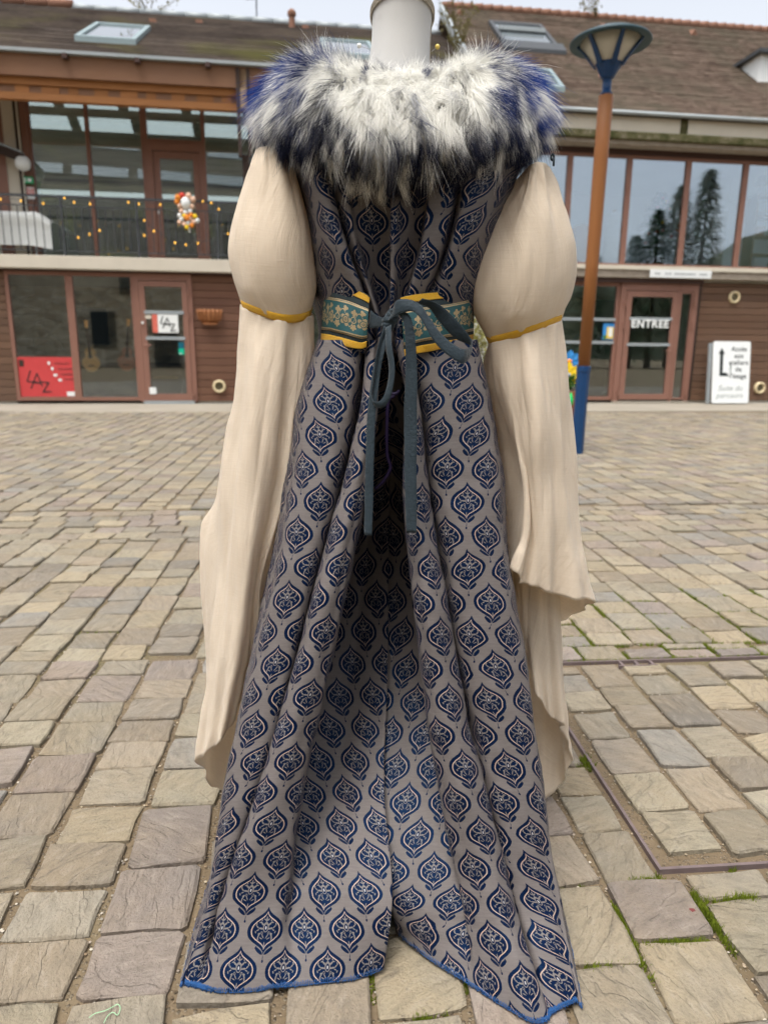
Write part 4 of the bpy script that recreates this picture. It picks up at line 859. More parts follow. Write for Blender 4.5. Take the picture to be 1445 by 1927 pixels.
b = MB(); b.lathe([(0, -.018), (.016, -.01), (.018, 0), (.016, .01), (0, .018)], bp(-.015, .655, .016), 8)
for a, c in (((-.015, .635), (-.02, .575)), ((-.02, .62), (-.055, .595)), ((-.018, .62), (.015, .60)), ((-.02, .575), (-.04, .52)), ((-.02, .575), (-.005, .52))): b.tube([bp(*a, .017), bp(*c, .017)], .005, 5)
b.build('walking_figure', MAT['greyink'], sb)
for x in (-.40,): MB().prism([bp(x, 0.0, -.05), bp(x + .05, 0.0, -.05), bp(x + .05, 1.05, -.02), bp(x, 1.05, -.02)], -nb*.05).build('back_frame', MAT['zinc'], sb)
# guitars
def guitar(u, z, v, k, mat, label, rot=0.0):
    t = empty('guitar', wp(u, v, z - .2*k), label, 'guitar', 'guitars in the shop window'); n = 40; pts = []
    for i in range(n):
        a = 2*math.pi*i/n; y = math.sin(a)*.24; r = .15 + .028*math.cos(2*a*1.0 + math.pi)*0; w = math.cos(a)*(.185 - .035*math.exp(-((y-.05)/.07)**2)*1.6 - (.045 if y > .05 else 0)); pts.append((w, y))
    c, s_ = math.cos(rot), math.sin(rot)
    def gpnt(x, y, d=0): return wp(u + k*(x*c - y*s_), v + d, z + k*(x*s_ + y*c))
    MB().prism([gpnt(x, y) for x, y in pts], WV*.09*k).build('body', MAT[mat], t)
    MB().prism([gpnt(.042*math.cos(a), .06 + .042*math.sin(a), -.002) for a in np.linspace(0, 6.28, 16, endpoint=False)], -WV*.002).build('sound_hole', MAT['ink'], t)
    MB().box((-.06, 0, 0), (.06, 1, .02), lambda x, y, zz: gpnt(x, -.13 + zz, -.012*y)).build('bridge', MAT['darkwood'], t)
    MB().prism([gpnt(-.026, .06, -.006), gpnt(.026, .06, -.006), gpnt(.02, .62, -.006), gpnt(-.02, .62, -.006)], -WV*.012).build('neck', MAT['darkwood'], t)
    MB().prism([gpnt(-.025, .62, -.004), gpnt(.025, .62, -.004), gpnt(.036, .76, .0), gpnt(-.036, .76, .0)], -WV*.012).build('headstock', MAT['guitar'], t)
guitar(-4.78, .70, .05, .80, 'guitar', 'pale acoustic guitar standing upright in the left shop window', .03); guitar(-4.22, .72, .05, .82, 'guitar2', 'reddish brown guitar half hidden beside the left door frame', -.12)
# balcony things
t = empty('draped_table', wp(-5.6, .35, 2.25), 'folding table under a white cloth on the balcony', 'table')
cl = [[wp(u, v, z) for v, z in rows] for u, rows in ((-6.45, ((.65, 2.90), (.15, 2.90), (.12, 2.66), (.10, 2.44))), (-6.0, ((.65, 2.905), (.15, 2.905), (.11, 2.66), (.12, 2.42))), (-5.6, ((.65, 2.905), (.15, 2.905), (.12, 2.66), (.10, 2.42))), (-5.42, ((.65, 2.90), (.15, 2.90), (.11, 2.66), (.09, 2.40))), (-5.22, ((.68, 2.78), (.2, 2.78), (.15, 2.6), (.12, 2.37))))]
grid_mesh('tablecloth', loft(cl, 24, 40), MAT['paper'], t)
for u in (-6.3, -5.48): MB().tube([wp(u, .18, 2.25), wp(u, .18, 2.88)], .012, 6).build('leg', MAT['zinc'], t); MB().tube([wp(u, .60, 2.25), wp(u, .60, 2.88)], .012, 6).build('leg', MAT['zinc'], t)
t = empty('globe_lamp', wp(-5.68, .55, 3.56), 'white globe wall lamp beside the balcony glazing', 'lamp'); MB().lathe([(.115*math.sin(a), .115*math.cos(a)) for a in np.linspace(.03, 3.11, 14)], wp(-5.66, .52, 3.68), 20).build('globe', MAT['white'], t, True); MB().box((-5.70, .6, 3.62), (-5.62, .74, 3.70), wp).build('bracket', MAT['blackmetal'], t)
t = empty('exit_sign', wp(-5.64, .7, 3.45), 'small green emergency exit sign under the globe lamp', 'sign'); wbox('panel', MAT['exitgreen'], t, -5.73, -5.58, .66, .70, 3.42, 3.52); wbox('arrow', MAT['paper'], t, -5.66, -5.60, .652, .658, 3.445, 3.495); wbox('figure', MAT['paper'], t, -5.71, -5.685, .652, .658, 3.44, 3.50)
t = empty('fire_notice', wp(-5.64, .7, 3.2), 'red and white fire safety notice on the balcony pier', 'notice'); wbox('sheet', MAT['paper'], t, -5.70, -5.585, .69, .70, 3.20, 3.37); wbox('red_field', MAT['redp'], t, -5.69, -5.67, .684, .689, 3.24, 3.36); wbox('red_field', MAT['redp'], t, -5.615, -5.595, .684, .689, 3.24, 3.36); wbox('flame_mark', MAT['redp'], t, -5.65, -5.635, .684, .689, 3.27, 3.35)
# a puppet-like paper figure hung on the rail
t = empty('hanging_figure', wp(-3.13, -.14, 2.75), 'colourful paper lantern figure with flowers hanging on the balcony rail', 'decoration')
def ball(c, r, mat, nm, sz=1.0): MB().lathe([(r*math.sin(a), r*sz*math.cos(a)) for a in np.linspace(.05, 3.09, 8)], c, 12).build(nm, MAT[mat], t, True)
ball(wp(-3.14, -.14, 3.06), .075, 'paper', 'head', 1.25)
for x, z, r, m_ in ((-.11, .12, .05, 'orange'), (-.05, .15, .05, 'redp'), (.05, .15, .05, 'skin'), (.11, .10, .045, 'skin'), (-.13, .06, .04, 'orange'), (-.09, .0, .04, 'skin'), (.09, .0, .04, 'skin')): ball(wp(-3.14 + x, -.13, 3.02 + z), r, m_, 'hair_tuft')
for k in range(16):
    a = k*2.4; r = .03 + .028*math.sqrt(k)*1.1; ball(wp(-3.12 + r*math.cos(a)*1.05, -.15, 2.84 + r*math.sin(a)*.85), .036, ('skin', 'yellow', 'paper', 'orange', 'paper', 'skin', 'paper')[k % 7], 'flower')
ball(wp(-3.125, -.17, 2.85), .045, 'orange', 'flower_centre'); MB().tube([wp(-3.12, -.14, 2.76), wp(-3.10, -.14, 2.64)], .013, 6).build('ribbon', MAT['paper'], t)
sl_ = empty('string_lights', wp(-4, -.12, 3.1), 'string of small warm bulbs wound along the balcony railing', 'lights'); wire = []
bl_px = [(2,375),(40,378),(82,383),(101,383),(122,373),(140,381),(170,384),(222,383),(242,381),(262,384),(302,385),(330,384),(382,379),(398,382),(412,394),(104,444),(148,447),(169,441),(188,434),(205,423),(272,415),(290,435),(272,443),(253,412),(330,457),(350,461),(373,458),(393,456),(430,440)]
def wall_hit(px, py, v):
    d = pray(px, py); k = ((WO + WV*v - CAMP) @ WV)/(d @ WV); return CAMP + d*k
for px, py in [q for i, q in enumerate(bl_px) if i % 4 != 3]:
    c = wall_hit(px, py, -.12); MB().lathe([(.0, -.018), (.010, -.010), (.013, 0), (.009, .011), (.003, .018)], c, 8).build('bulb', MAT['bulb'], sl_, True)
MB().tube([wall_hit(x, y - 3, -.115) for x, y in bl_px[:15]], .004, 4).tube([wall_hit(x, y - 3, -.115) for x, y in bl_px[15:]], .004, 4).build('wire', MAT['darkmetal'], sl_)
# behind the upper right windows
t = empty('christmas_tree', wp(5.2, .95, 2.33), 'dark green decorated christmas tree behind the upper right window', 'christmas tree'); b = MB(); b.tube([wp(5.2, .95, 2.33), wp(5.2, .95, 3.72)], [.04, .008], 6); b.build('trunk', MAT['darkwood'], t)
V = []; Fc = []; pts = []
for k in range(170):
    f = random.random()**.8; z = 2.62 + 1.12*(1-f) if False else 2.60 + 1.14*f; R = .56*(1 - f)**.8 + .04; a = random.uniform(0, 6.28); p0 = wp(5.2, .95, z); d = np.array([math.cos(a), math.sin(a), -.25 + .3*f]); 
    for j in range(14):
        g = (j + 1)/14; q = p0 + d*R*g; 
        for _ in range(2):
            dd = d*.6 + np.array([random.gauss(0, .6), random.gauss(0, .6), random.gauss(-.1, .5)]); dd /= np.linalg.norm(dd); l = .07; s = np.cross(dd, [0, 0, 1.0]); s /= np.linalg.norm(s) + 1e-6; b0 = len(V); V += [tuple(q - s*.008), tuple(q + s*.008), tuple(q + dd*l)]; Fc.append((b0, b0+1, b0+2))
MB().add(V, Fc).build('branches', MAT['fir'], t); MB().lathe([(.0, 0), (.14, .0), (.18, .27), (.17, .28), (.0, .28)], wp(5.2, .95, 2.33), 14).build('pot', MAT['darkwood'], t)
for k in range(22):
    f = random.uniform(.05, .95); R = .56*(1-f)**.8 + .03; a = -math.pi/2 + random.uniform(-1.1, 1.1) + WYAW; c = wp(5.2, .95, 2.62 + 1.1*f) + np.array([math.cos(a)*R, math.sin(a)*R, 0]); r = .024; MB().lathe([(r*math.sin(q), r*math.cos(q)) for q in np.linspace(.05, 3.09, 7)], c, 10).build('bauble', MAT[random.choice(['redp', 'yellow', 'paper', 'pink', 'orange'])], t, True)
t = empty('rolled_wrap', wp(4.22, .7, 2.33), 'tall roll of white wrapping standing at the upper window beside the lamp post', 'roll'); prof2 = []
for k in range(40): prof2 += [(.17 + .008*math.sin(k*1.7), .975*k/39 + .001)]
MB().lathe(prof2, wp(4.22, .7, 2.33), 24).build('roll', MAT['interior_white'], t, True); MB().lathe([(.03, .0), (.03, .06), (.0, .06)], wp(4.22, .7, 3.3), 10).build('core', MAT['lightwood'], t)
t = empty('wicker_chair', wp(3.6, .6, 2.33), 'tan chair with rounded back behind the upper window left of the lamp post', 'chair'); out = [(-.24, 0), (.24, 0), (.24, .5)] + [(.24*math.cos(a), .5 + .2*math.sin(a)) for a in np.linspace(.15, 3.0, 12)] + [(-.24, .5)]
MB().prism([wp(3.6 + x, .6, 2.40 + y) for x, y in out], WV*.04).build('backrest', MAT['wicker'], t); wbox('seat', MAT['wicker'], t, 3.36, 3.84, .64, 1.1, 2.72, 2.78)
for u in (3.38, 3.8):
    for v in (.66, 1.06): wbox('leg', MAT['wicker'], t, u, u + .035, v, v + .035, 2.33, 2.72)
t = empty('birch_log', wp(6.2, .6, 2.33), 'pale birch log decoration tied with twine behind the upper window', 'log'); MB().lathe([(.10, 0), (.105, .3), (.10, .66), (.0, .665)], wp(6.2, .6, 2.33), 16).build('log', MAT['cream'], t, True)
for z in (2.62, 2.93): MB().tube([wp(6.2, .6, z) + np.array([.107*math.cos(a), .107*math.sin(a), 0]) for a in np.linspace(0, 6.4, 20)], .012, 5).build('twine', MAT['weed'], t)
t = empty('bookcase', wp(7.15, .6, 2.33), 'open pale wood bookcase behind the far right upper window', 'bookcase')
for u in (6.86, 7.44): wbox('side_panel', MAT['lightwood'], t, u, u + .03, .55, .85, 2.33, 3.70)
for z in (2.36, 2.66, 2.98, 3.32, 3.68): wbox('shelf', MAT['lightwood'], t, 6.89, 7.44, .55, .85, z, z + .025)
tag(MB().lathe([(.0, 0), (.04, 0), (.055, .06), (.045, .18), (.025, .24), (.035, .26), (.0, .26)], wp(7.02, .68, 2.385), 12).build('vase', MAT['white'], None, True), 'white vase on the low shelf of the bookcase', 'vase')
tag(MB().lathe([(.0, 0), (.07, 0), (.11, .09), (.10, .10), (.0, .09)], wp(7.08, .68, 3.345), 12).build('bowl', MAT['interior_white'], None, True), 'pale bowl on the upper shelf of the bookcase', 'bowl')
tag(MB().box((6.96, .62, 3.006), (7.12, .66, 3.17), wp).build('photo_frame', MAT['wicker']), 'small orange wooden photo frame on the bookcase', 'picture frame')
t = empty('table_lamp', wp(7.0, .7, 3.706), 'small table lamp with cream shade on the bookcase', 'lamp'); MB().lathe([(.06, 0), (.05, .02), (.015, .05), (.03, .1), (.012, .15), (.01, .2)], wp(7.0, .7, 3.706), 12).build('base', MAT['interior_white'], t, True); MB().lathe([(.12, .17), (.115, .18), (.065, .33), (.06, .33)], wp(7.0, .7, 3.706), 16).build('lamp_shade', MAT['lampshade'], t, True)

# ------------------------------------------------------------------ the street lamp and the flower tub by it
LX, LY = 1.707, 6.11
sp = empty('street_lamp', (LX, LY, 0), 'street lamp with blue base, varnished wooden pole and flared lantern', 'street lamp')
def oct_(r, z, n=8, lean=0.0, rot=math.pi/8): return [(LX + lean*z + r*math.cos(2*math.pi*k/n + rot), LY + r*math.sin(2*math.pi*k/n + rot), z) for k in range(n)]
ln = .010
def stack(prof, n, mat, nm, sm=False, rot=math.pi/8, parent=sp):
    b = MB(); V = []
    for r, z in prof: V += oct_(r, z, n, ln, rot)
    b.add(V, [(i*n+j, i*n+(j+1) % n, (i+1)*n+(j+1) % n, (i+1)*n+j) for i in range(len(prof)-1) for j in range(n)] + [tuple(range(n))[::-1], tuple(range((len(prof)-1)*n, len(prof)*n))]); return b.build(nm, MAT[mat], parent, sm)
stack([(.056, 0), (.056, .70), (.060, .715), (.060, .755), (.050, .76)], 8, 'blue', 'base_sleeve')
stack([(.050, .755), (.053, 1.6), (.057, 2.4), (.059, 2.86), (.050, 2.868)], 24, 'polewood', 'pole', True)
stack([(.046, 2.866), (.046, 2.885), (.035, 2.89), (.035, 2.985), (.05, 3.0)], 16, 'blue', 'neck', True)
stack([(.05, 2.99), (.10, 3.085), (.104, 3.09), (.09, 3.09)], 12, 'blue', 'lantern_cup')
stack([(.095, 3.086), (.165, 3.17), (.232, 3.245), (.0, 3.245)], 32, 'lampglass', 'diffuser', True)
for k in range(6):
    a = k*math.pi/3 + .62; d = np.array([math.cos(a), math.sin(a), 0]); tn = np.array([-math.sin(a), math.cos(a), 0]); c = np.array([LX + ln*3.1, LY, 0]); P = []
    for r, z, w in ((.098, 3.075, .022), (.170, 3.168, .018), (.246, 3.25, .014)): P += [c + d*r + tn*w + WZ*z, c + d*r - tn*w + WZ*z, c + d*(r+.012) - tn*w + WZ*(z-.006), c + d*(r+.012) + tn*w + WZ*(z-.006)]
    MB().add(P, [(i*4+j, i*4+(j+1) % 4, i*4+4+(j+1) % 4, i*4+4+j) for i in range(2) for j in range(4)]).build('rib', MAT['blue'], sp)
MAT['lampcap'] = plain('dark_teal_cap', (.022, .055, .07), .5, .4, var=.2, scale=10)
stack([(.236, 3.243), (.305, 3.226), (.312, 3.238), (.300, 3.252), (.22, 3.29), (.12, 3.315), (.02, 3.325)], 40, 'lampcap', 'cap', True)
tb = at(1058, 745, 8.4); tub = empty('flower_tub', (tb[0], 8.4, 0), 'brown wooden tub planted with garden stakes behind the lamp post', 'planter')
for k in range(6): x = tb[0] - .18 + k*.06; MB().add([(x, 8.25, 0), (x+.056, 8.25, 0), (x+.060, 8.23, .42), (x-.004, 8.23, .42), (x, 8.55, 0), (x+.056, 8.55, 0), (x+.060, 8.57, .42), (x-.004, 8.57, .42)], [(0,1,2,3), (5,4,7,6), (1,5,6,2), (4,0,3,7), (3,2,6,7)]).build('stave', MAT['terracotta'], tub)
leaves([np.array([tb[0] + random.gauss(0, .06), 8.4 + random.gauss(0, .06), .42 + random.uniform(0, .14)]) for _ in range(220)], .09, .8).build('foliage', MAT['leafy'], tub)
def stake_flower(px, py, Y, r, mat, cmat, label, n=9, dz=0):
    c = at(px, py, Y); t = empty('flower_stake', (c[0], Y, .42), label, 'garden ornament', 'flower stakes in the tub')
    for k in range(n):
        a = 2*math.pi*k/n; d = np.array([math.cos(a), 0, math.sin(a)]); s = np.array([-math.sin(a), 0, math.cos(a)]); P = [c + d*r*.15 - s*r*.10, c + d*r*.7 - s*r*.30 + np.array([0, -.01, 0]), c + d*r - s*r*.08, c + d*r*1.02 + s*r*.08, c + d*r*.7 + s*r*.30 + np.array([0, -.01, 0]), c + d*r*.15 + s*r*.10]
        MB().prism(P, np.array([0, .008, 0])).build('petal', MAT[mat], t)
    MB().lathe([(r*.26*math.sin(q), r*.26*math.cos(q)*.8) for q in np.linspace(.05, 3.09, 8)], c + np.array([0, -.02, 0]), 12).build('centre', MAT[cmat], t, True)
    MB().tube([c + np.array([0, .02, 0]), np.array([c[0], Y + .02, .35])], .008, 6).build('stem', MAT['leafy'], t)
stake_flower(1067, 706, 8.38, .15, 'yellow', 'zinc', 'yellow petalled flower ornament standing in the tub'); stake_flower(1070, 680, 8.55, .13, 'sky', 'orange', 'blue petalled flower ornament behind the yellow one')
ball_g = at(1073, 752, 8.2); tag(MB().lathe([(.0, -.07), (.03, -.06), (.035, 0), (.02, .05), (.0, .09)], ball_g, 10).build('green_ornament', MAT['brightgreen'], None, True), 'bright green drop shaped ornament above the tub', 'ornament')

# ------------------------------------------------------------------ the dressmaker's form
AX, AY = 0.012, 1.155                                            # upright axis of the form
form = empty('mannequin', (AX, AY, 0), 'cream cloth dress form with bare neck rising out of the fur collar', 'mannequin')
prof = [(.0, .84, .0), (.07, .845, .032), (.082, .87, .038), (.085, .90, .040), (.088, .94, .042), (.100, 1.02, .048), (.120, 1.10, .055), (.135, 1.15, .058), (.125, 1.19, .058), (.085, 1.222, .058), (.056, 1.25, .055), (.0465, 1.28, .049), (.0430, 1.32, .0455), (.0445, 1.355, .0465)]
P = crom(np.array(prof), 60); A = np.linspace(0, 2*math.pi, 48, endpoint=False)
G = np.stack([np.stack([AX + p[0]*np.cos(A), AY + .065*np.clip((1.16-p[1])/.1, 0, 1) + p[2]*np.sin(A), np.full_like(A, p[1])], 1) for p in P])
neckx = at(757, 60, AY)[0] - AX                                   # the neck leans slightly to the side
zz = np.clip((G[:, :, 2] - 1.2)/.16, 0, 1.3); G[:, :, 0] += neckx * zz
G[:, :, 2] += np.where(G[:, :, 2] > 1.33, (AY - G[:, :, 1]) * .3 * (G[:, :, 2]-1.33)/.03, 0)
grid_mesh('body', G, MAT['manq'], form, closed=True)
top = G[-1]; cen = top.mean(0)
ring = [tuple(q + (q - cen)*.02) for q in top] 
b = MB()
for dz, r in ((-.001, .0016), (-.0045, .0018), (-.008, .0014)): b.tube([np.array(q) + (np.array(q) - cen)*.015 + np.array([0, 0, dz]) for q in ring] + [np.array(ring[0]) + np.array([0, 0, dz])], r, 6)
b.build('neck_braid', MAT['braid'], form, True)
b = MB(); b.add([tuple(cen + (q - cen)*s + np.array([0, 0, h])) for s, h in ((1.0, 0), (.96, .010), (.8, .018)) for q in top], [(i*48+j, i*48+(j+1) % 48, (i+1)*48+(j+1) % 48, (i+1)*48+j) for i in range(2) for j in range(48)] + [tuple(range(96, 144))])
b.build('neck_cap', MAT['manq'], form, True)
seam = [G[i, 1] + np.array([.0006, -.0004, 0]) for i in range(44, 60)]
MB().tube(seam, .0016, 6).build('side_seam_braid', MAT['braid'], form, True)
PY = AY + .19
MB().tube([(AX, PY, .02), (AX, PY, .86)], .014, 12).build('pole', MAT['steel'], form, True)
b = MB()
for k in range(4):
    a = .6 + k*math.pi/2; b.tube([(AX, PY, .05), (AX + .06*math.cos(a), PY + .06*math.sin(a), .035), (AX + .10*math.cos(a), PY + .10*math.sin(a), .012)], .010, 8)
b.build('stand_base', MAT['blackmetal'], form, True)
for (hx, hy), (ex, ey), mt, nm in (((823, 88), (812, 97), 'pinhead', 'yellow'), ((676, 86), (700, 94), 'pinwhite', 'white')):
    h = at(hx, hy, 1.135); e = at(ex, ey, 1.145); pin = empty('dressmaking_pin', h, f'{nm} headed pin stuck into the {"right" if hx > 757 else "left"} side of the neck', 'pin', 'pins in the neck of the form')
    b = MB(); b.lathe([(.0035*math.sin(a), .0035*math.cos(a)) for a in np.linspace(.05, 3.09, 9)], h, 12); b.build('head', MAT[mt], pin, True)
    MB().tube([h, e], .0004, 5).build('shaft', MAT['steel'], pin)

# ------------------------------------------------------------------ the gown
gown = empty('gown', (AX, AY, 0), 'long grey and navy brocade gown with pleated train and trailing linen sleeves', 'dress')
NV = 150
YR = np.array([1.05, 1.025, .995, .96, .93, .893, .848])         # distance of the pleat crests, waist to hem
ROW = [640, 760, 900, 1080, 1280, 1480, 1680]

def guide(xs, dy, hem, ys=None):         # xs: photo x at each row; dy: how far behind the crest; hem: where it meets the ground
    p = [at(x, y, min(r + d, cp)) for x, y, r, d, cp in zip(xs, ys or ROW, YR, dy, (1.14, 1.17, 1.28, 1.30, 1.28, 1.2, 1.2))]
    return p + [atg(*hem, .005)]
def pt3(x, y, z): return np.array([x, y, z])
def front(xs, y0, y1, hx, hy):           # guides of the hidden front of the skirt
    return [pt3(x, y0 + (y1-y0)*k/6, z) for k, (x, z) in enumerate(zip(xs, (.87, .80, .70, .55, .38, .23, .10)))] + [pt3(hx, hy, .006)]
Lg = [front([.01]*7, 1.235, 1.44, .01, 1.47),
      front([-.07, -.10, -.12, -.14, -.17, -.19, -.20], 1.22, 1.38, -.21, 1.40),
      front([-.090, -.128, -.15, -.175, -.205, -.225, -.245], 1.165, 1.17, -.27, 1.15),
      None,
      guide([600, 564, 547, 517, 468, 421, 393], [.04, .045, .05, .05, .045, .04, .03], (344, 1838)),
      guide([610, 576, 560, 528, 480, 428, 395], [.014, .018, .02, .02, .02, .018, .014], (347, 1850)),
      guide([645, 620, 600, 562, 515, 456, 404], [.0, .002, .004, .006, .006, .006, .006], (355, 1854)),
      guide([676, 660, 636, 592, 543, 485, 418], [.004, .008, .014, .016, .016, .014, .012], (364, 1856)),
      guide([689, 682, 655, 608, 558, 500, 430], [.025, .05, .07, .078, .075, .06, .036], (374, 1858)),
      guide([690, 680, 647, 597, 546, 486, 420], [.004, .012, .020, .020, .018, .015, .010], (386, 1862)),
      guide([699, 690, 664, 617, 568, 510, 447], [-.004, -.006, -.006, -.006, -.006, -.005, -.003], (418, 1868)),
      guide([706, 703, 683, 642, 598, 545, 496], [-.002, -.002, -.002, -.001, 0, 0, .002], (478, 1866)),
      guide([712, 711, 692, 658, 617, 572, 535], [.016, .026, .034, .034, .032, .024, .010], (520, 1858)),
      guide([703, 696, 676, 642, 603, 566, 556], [.08, .12, .19, .21, .17, .10, .03], (556, 1856)),
      guide([712, 706, 694, 676, 650, 624, 610], [.10, .15, .26, .27, .20, .115, .022], (610, 1850)),
      guide([722, 720, 716, 706, 692, 676, 676], [.10, .15, .26, .26, .19, .105, .012], (668, 1843)),
      guide([728, 730, 731, 731, 729, 723, 738], [.09, .14, .25, .25, .18, .095, .004], (722, 1824))]
Rg = [guide([729, 729, 728, 728, 726, 721, 735], [.10, .15, .27, .28, .20, .11, .03], (747, 1757)),
      guide([738, 740, 741, 744, 748, 757, 778], [.11, .16, .27, .28, .20, .105, .028], (784, 1788)),
      guide([750, 772, 768, 782, 800, 826, 842], [.10, .15, .23, .25, .18, .095, .026], (826, 1818)),
      guide([752, 780, 778, 796, 816, 850, 890], [.08, .10, .15, .17, .135, .075, .022], (868, 1843)),
      guide([742, 766, 757, 773, 794, 825, 866], [.016, .026, .034, .036, .034, .026, .014], (905, 1868)),
      guide([748, 772, 770, 787, 809, 843, 894], [-.002, -.002, -.002, -.001, 0, 0, -.002], (950, 1896)),
      guide([756, 782, 787, 810, 838, 878, 936], [-.006, -.006, -.006, -.008, -.008, -.008, -.010], (1000, 1924)),
      guide([762, 790, 803, 833, 866, 912, 963], [.004, .012, .018, .020, .020, .016, .010], (1028, 1921)),
      guide([756, 782, 795, 823, 855, 899, 949], [.026, .05, .07, .078, .075, .06, .036], (1036, 1908)),
      guide([776, 806, 818, 846, 880, 922, 968], [.006, .010, .016, .018, .018, .016, .014], (1046, 1902)),
      guide([820, 850, 870, 894, 930, 966, 1004], [.002, .004, .008, .008, .008, .008, .010], (1064, 1893)),
      guide([884, 908, 926, 945, 982, 1010, 1042], [.014, .018, .022, .022, .020, .018, .016], (1084, 1884)),
      guide([898, 922, 941, 958, 994, 1021, 1050], [.04, .045, .05, .05, .045, .04, .03], (1092, 1879)),
      None,
      front([.114, .15, .175, .19, .215, .235, .255], 1.165, 1.17, .28, 1.13),
      front([.09, .12, .14, .16, .19, .21, .22], 1.22, 1.38, .23, 1.40),
      front([.02]*7, 1.236, 1.442, .02, 1.474)]
def skirt(name, guides, ref, seed):
    k = next((i for i, g in enumerate(guides) if g is None), -1)
    if k >= 0:                           # a side seam half way between its neighbours, pushed a little outwards
        a, c = np.array(guides[k-1]), np.array(guides[k+1]); m_ = (a + c)/2; m_[:, 0] += np.sign(m_[:, 0])*.012; guides = guides[:k] + [list(m_)] + guides[k+1:]
    G = loft(guides, NV, (len(guides)-1)*11 + 1); n = grid_normals(G)
    t = np.linspace(0, 1, NV)[:, None]
    Xs = G.copy(); Xs[:, :, 2] *= .45
    d = wob(Xs, .075, seed) * .0022 + wob(G, .028, seed+3) * .0009
    G = G + n * (d * np.clip(t*4, .2, 1) * np.clip((1-t)*14, 0, 1))[:, :, None]
    G[:, :, 2] = np.maximum(G[:, :, 2], .004)
    uv = arc_uv(G, ref*11); uv[:, :, 0] += seed * .013
    inc = np.linalg.norm(np.diff(G, axis=0), axis=2); rid = inc[:, ref*11:ref*11+1]; k = np.clip((np.linspace(0, 1, NV-1)[:, None] - .86)/.06, 0, 1)
    inc = rid*(1-k) + np.minimum(inc, rid*1.1)*k; uv[:, :, 1] = -np.concatenate([np.zeros((1, G.shape[1])), np.cumsum(inc, axis=0)])
    o = grid_mesh(name, G, MAT['brocade'], gown, uv=uv, thick=.0012)
    hemp = G[-1]; nn = len(hemp)
    # overlocked blue edge: a fuzzy cord of thread following the hem
    h2 = crom(hemp, nn*3); jit = RNG.normal(0, .0005, h2.shape); jit[:, 2] = np.abs(jit[:, 2])
    b = MB(); b.tube(list(h2 + jit + np.array([0, 0, .0003])), .0006, 6)
    up = crom(G[-4], nn*3); 
    for i in range(4, len(h2)-4, 2):                              # the stitches wrapping the edge
        a = h2[i]; c = a + (up[i]-a)/np.linalg.norm(up[i]-a)*.0055*RNG.uniform(.7, 1.2); nrm = np.array([0, -.35, .94])
        e = a + RNG.normal(0, .0007, 3) - (up[i]-a)/np.linalg.norm(up[i]-a)*.0022*RNG.uniform(0, 1)
        e[2] = max(e[2], .003); b.tube([e, (a+c)/2 + nrm*.0014, c + nrm*.0006], .00055, 4)
    b.build('hem_stitching', MAT['hem'], o, True)
    return G
GL = skirt('skirt_panel', Lg, 10, 1); GR = skirt('skirt_panel', Rg, 6, 2)
# near-black sheet: shade of the deep opening painted in; hides the pole
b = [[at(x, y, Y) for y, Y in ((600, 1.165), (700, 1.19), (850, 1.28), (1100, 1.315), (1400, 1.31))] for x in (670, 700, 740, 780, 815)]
grid_mesh('lining', loft(b, 20, 20), MAT['ink'], gown)

